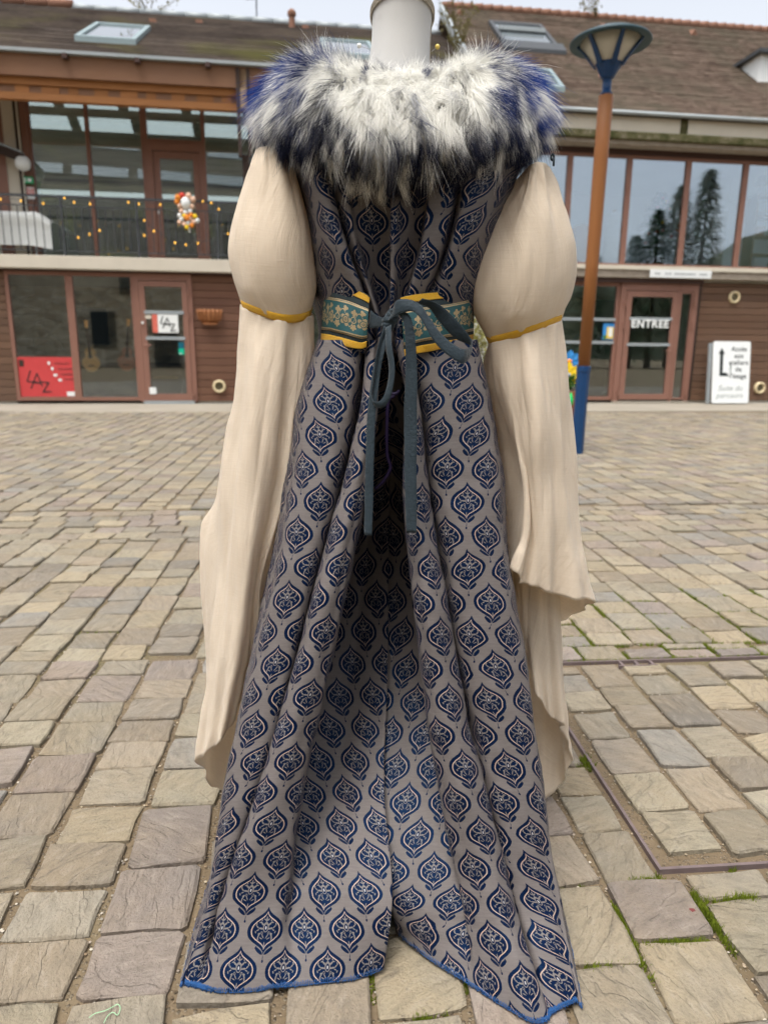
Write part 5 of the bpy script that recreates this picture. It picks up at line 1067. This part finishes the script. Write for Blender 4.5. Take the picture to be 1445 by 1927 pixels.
# bodice: back drawn in pleats towards the knot, front a plain shell
BROW = [235, 300, 380, 460, 540, 610, 665]
def bg_(xs, Ys): return [at(x, y, Y) for x, y, Y in zip(xs, BROW, Ys)]
Bb = [[pt3(-.02, 1.225+q, z) for q, z in ((.0, 1.20), (.01, 1.14), (.02, 1.08), (.02, 1.02), (.01, .95), (.0, .90), (.0, .86))],
      [pt3(x, 1.19, z) for x, z in ((-.15, 1.20), (-.145, 1.14), (-.14, 1.08), (-.13, 1.02), (-.115, .95), (-.105, .90), (-.11, .86))],
      bg_([520, 545, 572, 583, 598, 612, 600], [1.14, 1.13, 1.12, 1.12, 1.12, 1.12, 1.11]),
      bg_([540, 562, 588, 604, 622, 632, 628], [1.09, 1.075, 1.065, 1.065, 1.075, 1.08, 1.07]),
      bg_([570, 592, 614, 634, 652, 660, 655], [1.065, 1.05, 1.04, 1.035, 1.05, 1.065, 1.055]),
      bg_([590, 612, 632, 652, 678, 692, 690], [1.063, 1.052, 1.05, 1.045, 1.045, 1.055, 1.05]),
      bg_([596, 614, 628, 648, 682, 706, 703], [1.066, 1.062, 1.068, 1.072, 1.075, 1.07, 1.065]),
      bg_([630, 642, 652, 668, 692, 712, 712], [1.058, 1.046, 1.044, 1.044, 1.046, 1.05, 1.05]),
      bg_([650, 658, 665, 678, 700, 716, 716], [1.058, 1.052, 1.058, 1.066, 1.068, 1.065, 1.065]),
      bg_([690, 692, 694, 698, 708, 722, 722], [1.056, 1.055, 1.063, 1.075, 1.085, 1.08, 1.08]),
      bg_([730, 732, 733, 733, 733, 732, 731], [1.056, 1.056, 1.065, 1.075, 1.085, 1.08, 1.08]),
      bg_([736, 738, 739, 738, 737, 735, 735], [1.054, 1.048, 1.045, 1.042, 1.045, 1.05, 1.05]),
      bg_([765, 766, 764, 760, 752, 742, 740], [1.056, 1.052, 1.055, 1.058, 1.062, 1.06, 1.06]),
      bg_([800, 806, 800, 788, 766, 746, 744], [1.058, 1.06, 1.066, 1.072, 1.072, 1.066, 1.06]),
      bg_([806, 812, 806, 795, 772, 752, 750], [1.058, 1.05, 1.044, 1.038, 1.042, 1.05, 1.05]),
      bg_([850, 856, 846, 830, 800, 772, 768], [1.06, 1.052, 1.046, 1.042, 1.046, 1.058, 1.055]),
      bg_([870, 872, 860, 842, 812, 792, 788], [1.062, 1.06, 1.066, 1.068, 1.066, 1.066, 1.06]),
      bg_([890, 886, 872, 854, 832, 816, 812], [1.066, 1.05, 1.04, 1.036, 1.046, 1.062, 1.056]),
      bg_([950, 942, 920, 896, 872, 860, 858], [1.08, 1.07, 1.06, 1.055, 1.06, 1.075, 1.07]),
      bg_([996, 985, 952, 922, 898, 886, 890], [1.13, 1.125, 1.115, 1.11, 1.11, 1.11, 1.11]),
      [pt3(x, 1.19, z) for x, z in ((.17, 1.20), (.165, 1.14), (.155, 1.08), (.145, 1.02), (.13, .95), (.12, .90), (.13, .86))],
      [pt3(-.02, 1.225+q, z) for q, z in ((.0, 1.20), (.01, 1.14), (.02, 1.08), (.02, 1.02), (.01, .95), (.0, .90), (.0, .86))]]
G = loft(Bb, 90, (len(Bb)-1)*9 + 1); n = grid_normals(G); G = G + n * (wob(G, .05, 9)*.0016)[:, :, None]
uv = arc_uv(G, 10*9); uv[:, :, 0] += .027; uv[:, :, 1] += .032
grid_mesh('bodice', G, MAT['brocade'], gown, uv=uv, thick=.0012)

# sleeves: gathered upper puff, mustard band, long bell below
def sleeve_loop(rows, Y, nv, per, closed=True, seed=0, amp=.002, sc=.06, hemcalm=False):
    g = [[at(x, y, d) for (x, y), d in zip(r, ys)] for r, ys in zip(rows, Y)]
    G = loft(g, nv, len(g)*per if closed else (len(g)-1)*per + 1, closed)
    n = grid_normals(G); Xs = G.copy(); Xs[:, :, 2] *= .16
    return G + n * (wob(Xs, sc, seed)*amp + wob(Xs*np.array([1, 1, .55]), .030, seed+2)*.0009)[:, :, None]
def sleeve_uv(G, closed): return arc_uv(np.concatenate([G, G[:, :1]], 1), 0)[:, :-1] if closed else arc_uv(G, 0)
def up_sleeve(rows, Y, apex, seed, label):
    G = sleeve_loop(rows, Y, 70, 14, seed=seed, amp=.0024, sc=.07)
    # gathers radiating from the shoulder point
    nv, nu = G.shape[:2]; ang = np.linspace(0, 2*math.pi, nu, endpoint=False); t = np.linspace(0, 1, nv)[:, None]
    n = grid_normals(G); pleat = (.9 - 1.8*np.abs(np.sin(ang*2.5 + .6 + seed))**.6 + .5*np.sin(ang*7 + seed) + .5*np.sin(ang*3+2))[None, :]
    G = G + n * (pleat * .0062 * (np.exp(-t*5.0) + .35*np.exp(-(1-t)*9)*np.clip((1-t)*7, 0, 1)) * np.clip(t*9, 0, 1))[:, :, None]
    cap = np.array(apex)[None, None, :]; rings = [cap + (G[:1]-cap)*k + np.array([0, 0, .004*(1-k)]) for k in (.05, .4, .75)]
    G = np.concatenate(rings + [G], 0)
    o = grid_mesh('sleeve', G, MAT['linen'], gown, closed=True, uv=sleeve_uv(G, True), thick=.001)
    o['label'] = label
    e = G[-1]; c = e.mean(0); b1 = e + (e - c)*.045; b1 = (b1 + np.roll(b1,2,0) + np.roll(b1,-2,0) + np.roll(b1,4,0) + np.roll(b1,-4,0) + np.roll(b1,6,0) + np.roll(b1,-6,0))/7; prev = G[-9]; d = prev - e; d /= np.linalg.norm(d, axis=1, keepdims=True)
    B = np.stack([b1 + d*.0068, b1 + d*.002 + (b1-c)*.006, b1 - d*.002 + (b1-c)*.006, b1 - d*.0058]); grid_mesh('sleeve_band', B, MAT['trim'], o, closed=True, thick=.001)
    return o
lu = [[(483,283),(464,330),(446,385),(434,435),(430,480),(440,530),(455,572)], [(495,277),(488,330),(474,385),(464,435),(462,485),(466,540),(482,583)],
      [(510,279),(520,330),(520,385),(518,440),(516,490),(518,545),(525,598)], [(528,290),(545,330),(558,385),(566,440),(570,490),(572,545),(562,599)],
      [(541,300),(556,338),(571,390),(583,440),(590,490),(594,540),(584,588)], [(530,290),(545,332),(558,385),(568,440),(574,490),(578,535),(565,577)],
      [(500,278),(480,332),(468,385),(458,440),(456,490),(460,530),(475,568)]]
lY = [[1.12]*7, [1.09,1.08,1.075,1.07,1.07,1.075,1.085], [1.085,1.07,1.058,1.05,1.05,1.058,1.072], [1.095,1.085,1.075,1.07,1.07,1.075,1.085], [1.115]*7, [1.15,1.17,1.18,1.185,1.185,1.17,1.15], [1.14,1.16,1.175,1.18,1.18,1.17,1.155]]
sl = up_sleeve(lu, lY, at(508, 281, 1.115), 21, 'puffed cream linen sleeve on the left')
ru = [[(1034,316),(1050,362),(1068,412),(1082,455),(1082,505),(1073,555),(1056,598)], [(1020,308),(1032,362),(1044,416),(1048,470),(1046,530),(1036,578),(1027,610)],
      [(1008,307),(1008,362),(1003,416),(996,475),(990,535),(990,590),(992,622)], [(998,311),(982,362),(962,416),(944,475),(934,535),(938,590),(952,634)],
      [(990,318),(960,362),(926,416),(900,475),(885,535),(893,590),(918,641)], [(998,312),(975,362),(946,416),(922,475),(912,535),(918,585),(940,622)],
      [(1022,310),(1035,362),(1050,416),(1060,470),(1062,525),(1052,570),(1035,598)]]
rY = [[1.125]*7, [1.095,1.09,1.08,1.075,1.075,1.08,1.09], [1.085,1.07,1.055,1.046,1.046,1.055,1.072], [1.095,1.08,1.07,1.062,1.06,1.066,1.08], [1.115,1.11,1.105,1.10,1.10,1.10,1.11], [1.15,1.165,1.175,1.18,1.18,1.17,1.155], [1.15,1.17,1.18,1.185,1.185,1.175,1.155]]
sr = up_sleeve(ru, rY, at(1010, 310, 1.115), 31, 'puffed cream linen sleeve on the right')
def bell(rows, Y, seed, closed=True, nv=110, parent=None):
    G = sleeve_loop(rows, Y, nv, 14, closed, seed, .0042, .05)
    nvv, nu = G.shape[:2]; t = np.linspace(0, 1, nvv)[:, None]; a = np.linspace(0, 2*math.pi, nu)
    n = grid_normals(G); fold = (1.0 - 1.9*np.abs(np.sin(a*2.0 + seed))**.7 + .7*np.sin(a*3 + 2*seed) + .35*np.sin(a*7 + seed))[None, :]
    G = G + n * (fold * .0044 * np.clip(t*3, 0, 1) * (1 - .6*t))[:, :, None]
    tt = t**3; wav = (np.sin(a*5 + seed*1.3) + .7*np.sin(a*9 + seed))[None, :]; G = G + n*(wav*.006*tt)[:, :, None]; G[:, :, 2] += wob(G, .08, seed+5)*.006*tt
    o = grid_mesh('sleeve_bell', G, MAT['linen_light'], parent, closed=closed, uv=sleeve_uv(G, closed), thick=.0009)
    e = G[-1]; path = list(e) + ([e[0]] if closed else [])
    return o, path
ll = [[(455,576),(446,690),(431,800),(414,930),(408,1080),(397,1260),(374,1440)], [(482,588),(474,690),(462,800),(446,930),(430,1080),(412,1260),(388,1418)],
      [(525,602),(514,700),(499,800),(482,940),(462,1090),(442,1250),(416,1392)], [(548,601),(540,700),(530,800),(512,940),(482,1090),(470,1235),(446,1352)],
      [(570,598),(568,700),(556,800),(538,940),(496,1085),(492,1140),(482,1215)], [(584,592),(582,690),(569,800),(550,930),(530,1020),(516,1085),(500,1118)],
      [(562,580),(560,690),(550,800),(536,930),(520,1060),(500,1250),(470,1480)], [(475,570),(465,690),(448,800),(428,930),(390,1012),(402,1290),(406,1486)]]
lYb = [[1.12,1.12,1.12,1.115,1.11,1.105,1.10], [1.085,1.075,1.072,1.07,1.068,1.066,1.065], [1.072,1.062,1.06,1.055,1.05,1.05,1.05], [1.08,1.078,1.08,1.078,1.072,1.068,1.065], [1.095,1.085,1.078,1.075,1.08,1.085,1.09], [1.115]*7,
       [1.15,1.17,1.18,1.19,1.19,1.18,1.165], [1.155,1.17,1.18,1.19,1.20,1.18,1.16]]
o, path = bell(ll, lYb, 41, parent=gown); b = MB().tube(path, .0005, 5); b.build('rolled_hem', MAT['linen_light'], o, True)
rl = [[(918,645),(930,720),(952,800),(978,900),(977,1000),(957,1075)], [(952,638),(962,720),(976,800),(990,900),(997,1010),(984,1096)], [(992,627),(1000,720),(1010,800),(1016,900),(1022,1010),(1020,1102)],
      [(1027,614),(1035,720),(1045,800),(1052,900),(1060,1010),(1062,1124)], [(1056,602),(1062,720),(1070,800),(1079,900),(1089,1010),(1114,1131)], [(1035,600),(1048,720),(1058,800),(1066,900),(1074,1040),(1086,1152)],
      [(980,610),(985,720),(995,800),(1005,900),(1013,1050),(1028,1176)], [(930,628),(908,720),(918,800),(934,900),(944,1040),(972,1196)]]
rYb = [[1.11,1.10,1.09,1.07,1.06,1.05], [1.08,1.07,1.065,1.06,1.055,1.045], [1.072,1.055,1.05,1.05,1.048,1.05], [1.09,1.075,1.07,1.07,1.065,1.06], [1.125,1.12,1.118,1.115,1.11,1.10], [1.155,1.18,1.19,1.195,1.195,1.19],
       [1.155,1.19,1.205,1.21,1.21,1.19], [1.15,1.17,1.18,1.185,1.185,1.17]]
o, path = bell(rl, rYb, 51, parent=gown); MB().tube(path, .0005, 5).build('rolled_hem', MAT['linen_light'], o, True)
tl = [[(950,1000),(958,1080),(966,1150),(980,1200)], [(975,1000),(980,1100),(988,1200),(1001,1282)], [(1015,1000),(1018,1110),(1024,1250),(1033,1350)], [(1042,1000),(1045,1130),(1052,1260),(1058,1368)], [(1052,1000),(1052,1150),(1060,1290),(1073,1432)], [(1030,1000),(1036,1180),(1046,1340),(1044,1488)], [(985,1000),(990,1190),(996,1360),(1000,1500)]]
tY = [[1.17]*4, [1.15,1.14,1.135,1.13], [1.15,1.135,1.13,1.125], [1.16,1.15,1.145,1.14], [1.19,1.18,1.175,1.17], [1.22,1.21,1.205,1.20], [1.23,1.22,1.21,1.21]]
o, path = bell(tl, tY, 61, False, 60, gown); o['label'] = 'long tail of the right sleeve hanging behind the skirt'; MB().tube(path, .0005, 5).build('rolled_hem', MAT['linen_light'], o, True)
# little blue lacing that ties each sleeve to the shoulder
for px, py in ((1039, 296), (499, 268)):
    c = at(px, py, 1.095); MB().tube([c + np.array([.002*math.cos(a), 0, .004*math.sin(a)]) for a in np.linspace(0, 6.28, 14)] + [c + np.array([.002, -.002, -.012])], .0016, 6).build('sleeve_tie', MAT['tie'], gown, True)
b = MB()
for q in ([(742,745),(730,760),(728,850),(735,880),(722,905),(706,920)], [(752,735),(745,741),(728,741)]):
    c = crom(np.array([at(x, y, 1.06) for x, y in q]), 24); b.tube(list(c), .003, 6)
b.build('violet_lacing', MAT['tie_dark'], gown, True)

# ------------------------------------------------------------------ the sash belt
def cpx(x, y): return 540 + x/3.6125, 520 + y/3.6125
belt = empty('sash_belt', at(731, 603, 1.0), 'teal and gold brocade sash belt edged in mustard, tied in a dark bow', 'belt')
def band(T, B, Yt, Yb, name):
    T = crom(np.array([at(*cpx(*p), y) for p, y in zip(T, Yt)]), 40); B = crom(np.array([at(*cpx(*p), y) for p, y in zip(B, Yb)]), 40)
    def strip(nm, b0, b1, off, mat, par, nv=8, uvs=False):
        f = np.linspace(b0, b1, nv)[:, None, None]; G = T[None]*(1-f) + B[None]*f
        bul = np.sin(np.linspace(b0, b1, nv)*math.pi)[:, None]
        G = G + np.array([0, -1.0, 0])*(bul*.006 + off + wob(G, .04, 71)*.0012)[:, :, None]
        G[:, :, 2] += wob(G, .06, 72)*.0012
        d = np.linalg.norm(np.diff(G[0], axis=0), axis=1); u = np.concatenate([[0], np.cumsum(d)]); uv = np.stack(np.broadcast_arrays(u[None, :], np.linspace(1, 0, nv)[:, None]), 2)
        return grid_mesh(nm, G, mat, par, uv=uv, thick=.0014)
    base = strip('band', 0, 1, 0.0, MAT['belt_green'], belt, 24)
    strip('brocade_strip', .245, .80, .0016, MAT['gold_belt'], base, 16)
    strip('edge_trim', .015, .125, .0018, MAT['trim'], base); strip('edge_trim', .865, .985, .0018, MAT['trim'], base)
    return base
band([(262,36),(320,44),(380,56),(440,73),(495,98),(535,118),(562,140)], [(232,438),(290,452),(340,465),(395,478),(450,490),(505,498),(540,486)], [1.112,1.078,1.064,1.055,1.048,1.044,1.042], [1.112,1.076,1.060,1.050,1.042,1.038,1.038], 'left')
band([(770,140),(830,128),(900,116),(980,106),(1060,96),(1150,84),(1225,72),(1268,66)], [(800,545),(840,538),(905,527),(980,514),(1060,498),(1150,477),(1225,456),(1262,442)], [1.042,1.044,1.046,1.05,1.056,1.066,1.085,1.118], [1.034,1.036,1.038,1.042,1.05,1.064,1.085,1.118], 'right')
def ribbon(name, Lp, Rp, Yl, Yr, n=60, mat='tie', th=.0009, parent=belt):
    L = crom(np.array([at(*cpx(*p), y) for p, y in zip(Lp, Yl)]), n); R = crom(np.array([at(*cpx(*p), y) for p, y in zip(Rp, Yr)]), n)
    G = np.stack([L + (R-L)*f + np.array([0, -1, 0])*.0012*math.sin(f*math.pi) for f in np.linspace(0, 1, 9)], 1)
    G[:, :, 1] += wob(G, .06, 81)*.0012; G[:, :, 0] += wob(G, .09, 82)*.0006
    o = grid_mesh(name, G, MAT[mat], parent, thick=th)
    e = MB()                                                      # stitched edges
    for c in (G[:, 0], G[:, -1]): e.tube(list(c), .0006, 5)
    e.build('stitched_edge', MAT[mat], o, True); return o
# knot, the short end from the left band, two tails and two loops
ribbon('tie_end', [(568,232),(620,272),(690,288)], [(560,352),(615,345),(690,335)], [1.036,1.02,1.0], [1.036,1.02,1.0], 20)
kc = at(*cpx(700, 300), .998); b = MB()
for k, (dx, dz, r) in enumerate(((0, 0, .010), (.003, .006, .009), (-.002, -.006, .009))):
    b.lathe([(r*math.sin(a)*(1 + .12*math.sin(5*a)), r*1.15*math.cos(a)) for a in np.linspace(.05, 3.09, 12)], kc + np.array([dx, 0, dz]), 16)
b.build('knot', MAT['tie'], belt, True)
ribbon('tail', [(668,335),(630,470),(585,640),(560,820),(545,1000),(536,1300),(530,1560),(528,1758)], [(690,340),(668,480),(634,640),(612,820),(596,1000),(588,1300),(582,1560),(576,1762)], [.998,.99,.985,.98,.975,.968,.962,.958], [.995,.985,.98,.975,.97,.964,.958,.954])
ribbon('tail', [(725,262),(762,262),(790,310),(806,420),(806,640),(798,950),(800,1300),(806,1560),(814,1742)], [(700,232),(770,232),(835,275),(866,400),(880,640),(882,950),(880,1300),(880,1560),(880,1742)], [.99,.978,.972,.97,.968,.962,.955,.948,.943], [.99,.976,.968,.966,.964,.958,.951,.944,.939])
ribbon('loop', [(664,338),(622,470),(592,640),(574,800),(590,850),(630,850),(668,790),(694,640),(676,480),(672,350)], [(690,335),(646,480),(612,640),(588,790),(596,880),(660,886),(706,800),(730,640),(712,470),(706,330)],
       [.99,.982,.976,.972,.968,.964,.962,.964,.972,.986], [.994,.99,.986,.984,.974,.964,.958,.956,.964,.98])
ribbon('loop', [(716,250),(742,168),(830,160),(905,196),(960,270),(1030,372),(1100,440),(1170,488),(1215,498),(1246,478),(1252,440),(1200,362),(1140,290),(1060,212),(990,172),(920,152)],
       [(690,300),(765,252),(850,236),(900,272),(938,336),(990,424),(1060,504),(1146,568),(1206,590),(1252,520),(1248,470),(1160,432),(1096,376),(1030,300),(970,216),(890,180)],
       [.99,.975,.968,.964,.962,.96,.96,.962,.968,.99,1.006,1.01,1.012,1.014,1.012,1.004], [.986,.97,.962,.958,.956,.954,.954,.956,.964,.992,1.012,1.02,1.022,1.024,1.02,1.006], 110)

# ------------------------------------------------------------------ the fur collar
fur = empty('fur_collar', at(750, 240, 1.1), 'thick white fur collar with dark blue tips around the shoulders', 'collar')
FC = [[(600,165,1.16),(552,150,1.15),(520,175,1.135),(508,212,1.125),(518,250,1.125),(545,272,1.13)],
      [(640,152,1.13),(590,135,1.10),(562,172,1.075),(550,220,1.06),(558,268,1.065),(585,290,1.09)],
      [(690,150,1.105),(652,140,1.07),(632,180,1.035),(622,240,1.015),(628,296,1.035),(645,318,1.07)],
      [(755,156,1.10),(755,150,1.07),(752,192,1.025),(748,258,1.0),(742,318,1.022),(740,338,1.06)],
      [(820,150,1.105),(858,136,1.07),(870,184,1.035),(868,244,1.015),(850,298,1.035),(842,320,1.07)],
      [(872,152,1.13),(916,128,1.10),(950,168,1.075),(960,220,1.06),(948,272,1.065),(925,292,1.09)],
      [(912,165,1.16),(960,144,1.15),(998,172,1.135),(1012,214,1.125),(1004,258,1.125),(980,280,1.13)],
      [(880,180,1.20),(925,166,1.22),(958,190,1.23),(965,220,1.23),(950,250,1.22),(905,262,1.20)],
      [(757,205,1.215),(757,195,1.25),(757,215,1.27),(757,240,1.275),(757,262,1.26),(757,270,1.23)],
      [(640,180,1.20),(590,166,1.22),(560,190,1.23),(552,220,1.23),(565,250,1.22),(610,262,1.20)]]
NVf, NUf = 60, 200
GF = loft([[at(*p) for p in c] for c in FC], NVf, NUf, True)
grid_mesh('pelt', GF, MAT['pelt'], fur, closed=True)
def make_fur():
    r = np.random.default_rng(3); n = 140000
    nrm = grid_normals(np.concatenate([GF[:, -2:], GF, GF[:, :2]], 1))[:, 2:-2]
    cen = GF.mean((0, 1)); 
    if np.mean(np.sum(nrm*(GF - GF.mean(0, keepdims=True)), 2)) < 0: nrm = -nrm
    dv = np.gradient(GF, axis=0); dv /= np.linalg.norm(dv, axis=2, keepdims=True) + 1e-9
    e1 = np.linalg.norm(np.diff(GF, axis=0), axis=2)[:, :]; e2 = np.linalg.norm(np.roll(GF, -1, 1) - GF, axis=2)[:-1]
    w = (e1*e2).ravel(); w = w/w.sum(); k = r.choice(len(w), n, p=w); iv, iu = k // NUf, k % NUf
    fv, fu = r.random(n)[:, None], r.random(n)[:, None]; ju = (iu+1) % NUf
    P = (GF[iv, iu]*(1-fu) + GF[iv, ju]*fu)*(1-fv) + (GF[iv+1, iu]*(1-fu) + GF[iv+1, ju]*fu)*fv
    N = nrm[iv, iu]; D = dv[iv, iu]; vv = (iv + fv[:, 0])/NVf; 
    T = np.cross(N, D)
    # clumps
    cu = np.floor((iu + fu[:, 0])/NUf*150 + wob(P, .05, 91)*1.2).astype(int); cv = np.floor(vv*13 + wob(P, .04, 92)*.8).astype(int); cid = (cu*977 + cv*131) % 4000
    ra = r.normal(0, 1, (4000, 3)); cl = ra[cid]
    swirl = wob(P, .10, 95); lift = wob(P, .07, 96)
    down = np.array([0, 0, -1.0]); x = P[:, 0]; z = P[:, 2]
    top = np.clip((.28 - vv)/.28, 0, 1)[:, None]
    flow = D*(1-.7*top) + T*(swirl*.65)[:, None] + T*(cl[:, :1]*.30) + np.array([1, 0, 0])*(np.sign(x-AX)*np.clip(np.abs(x-AX)-.06, 0, .2)*3.2)[:, None]
    d0 = N*(.62 + .2*lift[:, None]) + flow*.75 + cl*.12 + r.normal(0, .10, (n, 3)); d0 /= np.linalg.norm(d0, axis=1, keepdims=True)
    d1 = flow*1.0 + down*(.55*(1-top)) + N*(.18 + .5*top) + cl*.22 + r.normal(0, .12, (n, 3)); d1 /= np.linalg.norm(d1, axis=1, keepdims=True)
    L = (.035 + .024*r.random(n))*(1 - .30*np.clip((vv - .45)/.3, 0, 1))*(1 - .25*np.clip((.35 - vv)/.2, 0, 1))*(1 - .22*np.clip((np.abs(x - .02) - .12)/.08, 0, 1)) * (1 + .25*cl[:, 1].clip(-1, 1.5)); L *= np.where(r.random(n) < .07, 1.35, 1.0)
    L *= 1 - .5*np.clip((.32 - vv)/.2, 0, 1)*np.clip((.11 - np.abs(x - .03))/.05, 0, 1)
    ts = np.linspace(0, 1, 5)
    pts = np.stack([P + (d0*(t - .5*t*t)[..., None] + d1*(.5*t*t + .12*t**3)[..., None])*L[:, None] if False else P + (d0*(t - .5*t*t) + d1*(.62*t*t))*L[:, None] for t in ts], 1)
    side = np.cross(d0, np.array([0, -1, 0]) + r.normal(0, .35, (n, 3))); side /= np.linalg.norm(side, axis=1, keepdims=True)+1e-9
    wd_ = np.array([.55, .5, .42, .28, .04])*.001*.52
    V = np.stack([pts - side[:, None]*wd_[None, :, None], pts + side[:, None]*wd_[None, :, None]], 2)       # n,5,2,3
    # dye: blue-black tips, strongest on the flanks and the lower fringe; white across the back of the neck
    sx = (x - .035); nz = wob(P, .06, 97) + .5*cl[:, 2]*.6
    xt = pts[:, -1, 0]; zt = pts[:, -1, 2]; flank = np.clip((np.abs(xt - .03) - .10)/.09, 0, 1); low = np.clip((1.140 - zt + .10*np.abs(xt - .0))/.045, 0, 1); topf = np.clip((z - 1.225)/.02, 0, 1)*.35
    bl = np.exp(-((x+.085)/.04)**2 - ((z-1.165)/.045)**2); br = np.exp(-((x-.165)/.035)**2 - ((z-1.17)/.05)**2)
    tuft = np.exp(-((x+.022)/.022)**2 - ((z-1.095)/.035)**2)
    patch = np.exp(-((x-.055)/.03)**2 - ((z-1.11)/.018)**2)
    dark = .46*flank + 1.0*low + topf*.8 + .42*bl + .38*br + .6*patch - 1.2*tuft + .20*wob(P, .06, 97) + .55*cl[:, 2]*np.clip(.5 + flank + low, 0, 1) - .14
    dark = np.clip(dark, 0, 1.15)
    bright = (1 - .85*low)*np.clip(.10 + .85*np.clip((zt - 1.14)/.07, 0, 1)*(.25 + np.clip((np.abs(xt - .03) - .15)/.06, 0, 1)) + .22*cl[:, 0], 0, 1)
    tip = (1-bright)[:, None]*np.array([.006, .007, .020]) + bright[:, None]*np.array([.012, .050, .26])
    grey = r.uniform(.90, 1.03, n)[:, None]; base = np.array([.96, .95, .90])*grey
    C = np.empty((n, 5, 2, 4)); C[..., 3] = 1
    for i, t in enumerate(ts):
        f = np.clip((t - (1.0 - .92*dark))/.30, 0, 1)*np.clip(dark*3, 0, 1); C[:, i, :, :3] = (base*(1-f[:, None])*(.93 + .07*t) + tip*f[:, None])[:, None, :]
    idx = np.arange(n*10).reshape(n, 5, 2); q = np.stack([idx[:, :-1, 0], idx[:, :-1, 1], idx[:, 1:, 1], idx[:, 1:, 0]], -1).reshape(-1, 4)
    me = bpy.data.meshes.new('fur_strands'); me.vertices.add(n*10); me.vertices.foreach_set('co', V.astype(np.float32).ravel())
    me.loops.add(q.size); me.loops.foreach_set('vertex_index', q.astype(np.int32).ravel()); me.polygons.add(len(q)); me.polygons.foreach_set('loop_start', np.arange(0, q.size, 4, dtype=np.int32))
    me.update(calc_edges=True); me.attributes.new('Col', 'FLOAT_COLOR', 'POINT').data.foreach_set('color', C.astype(np.float32).ravel())
    o = link('fur_strands', me, MAT['fur'], fur, True); tag(o, kind='stuff')
make_fur()
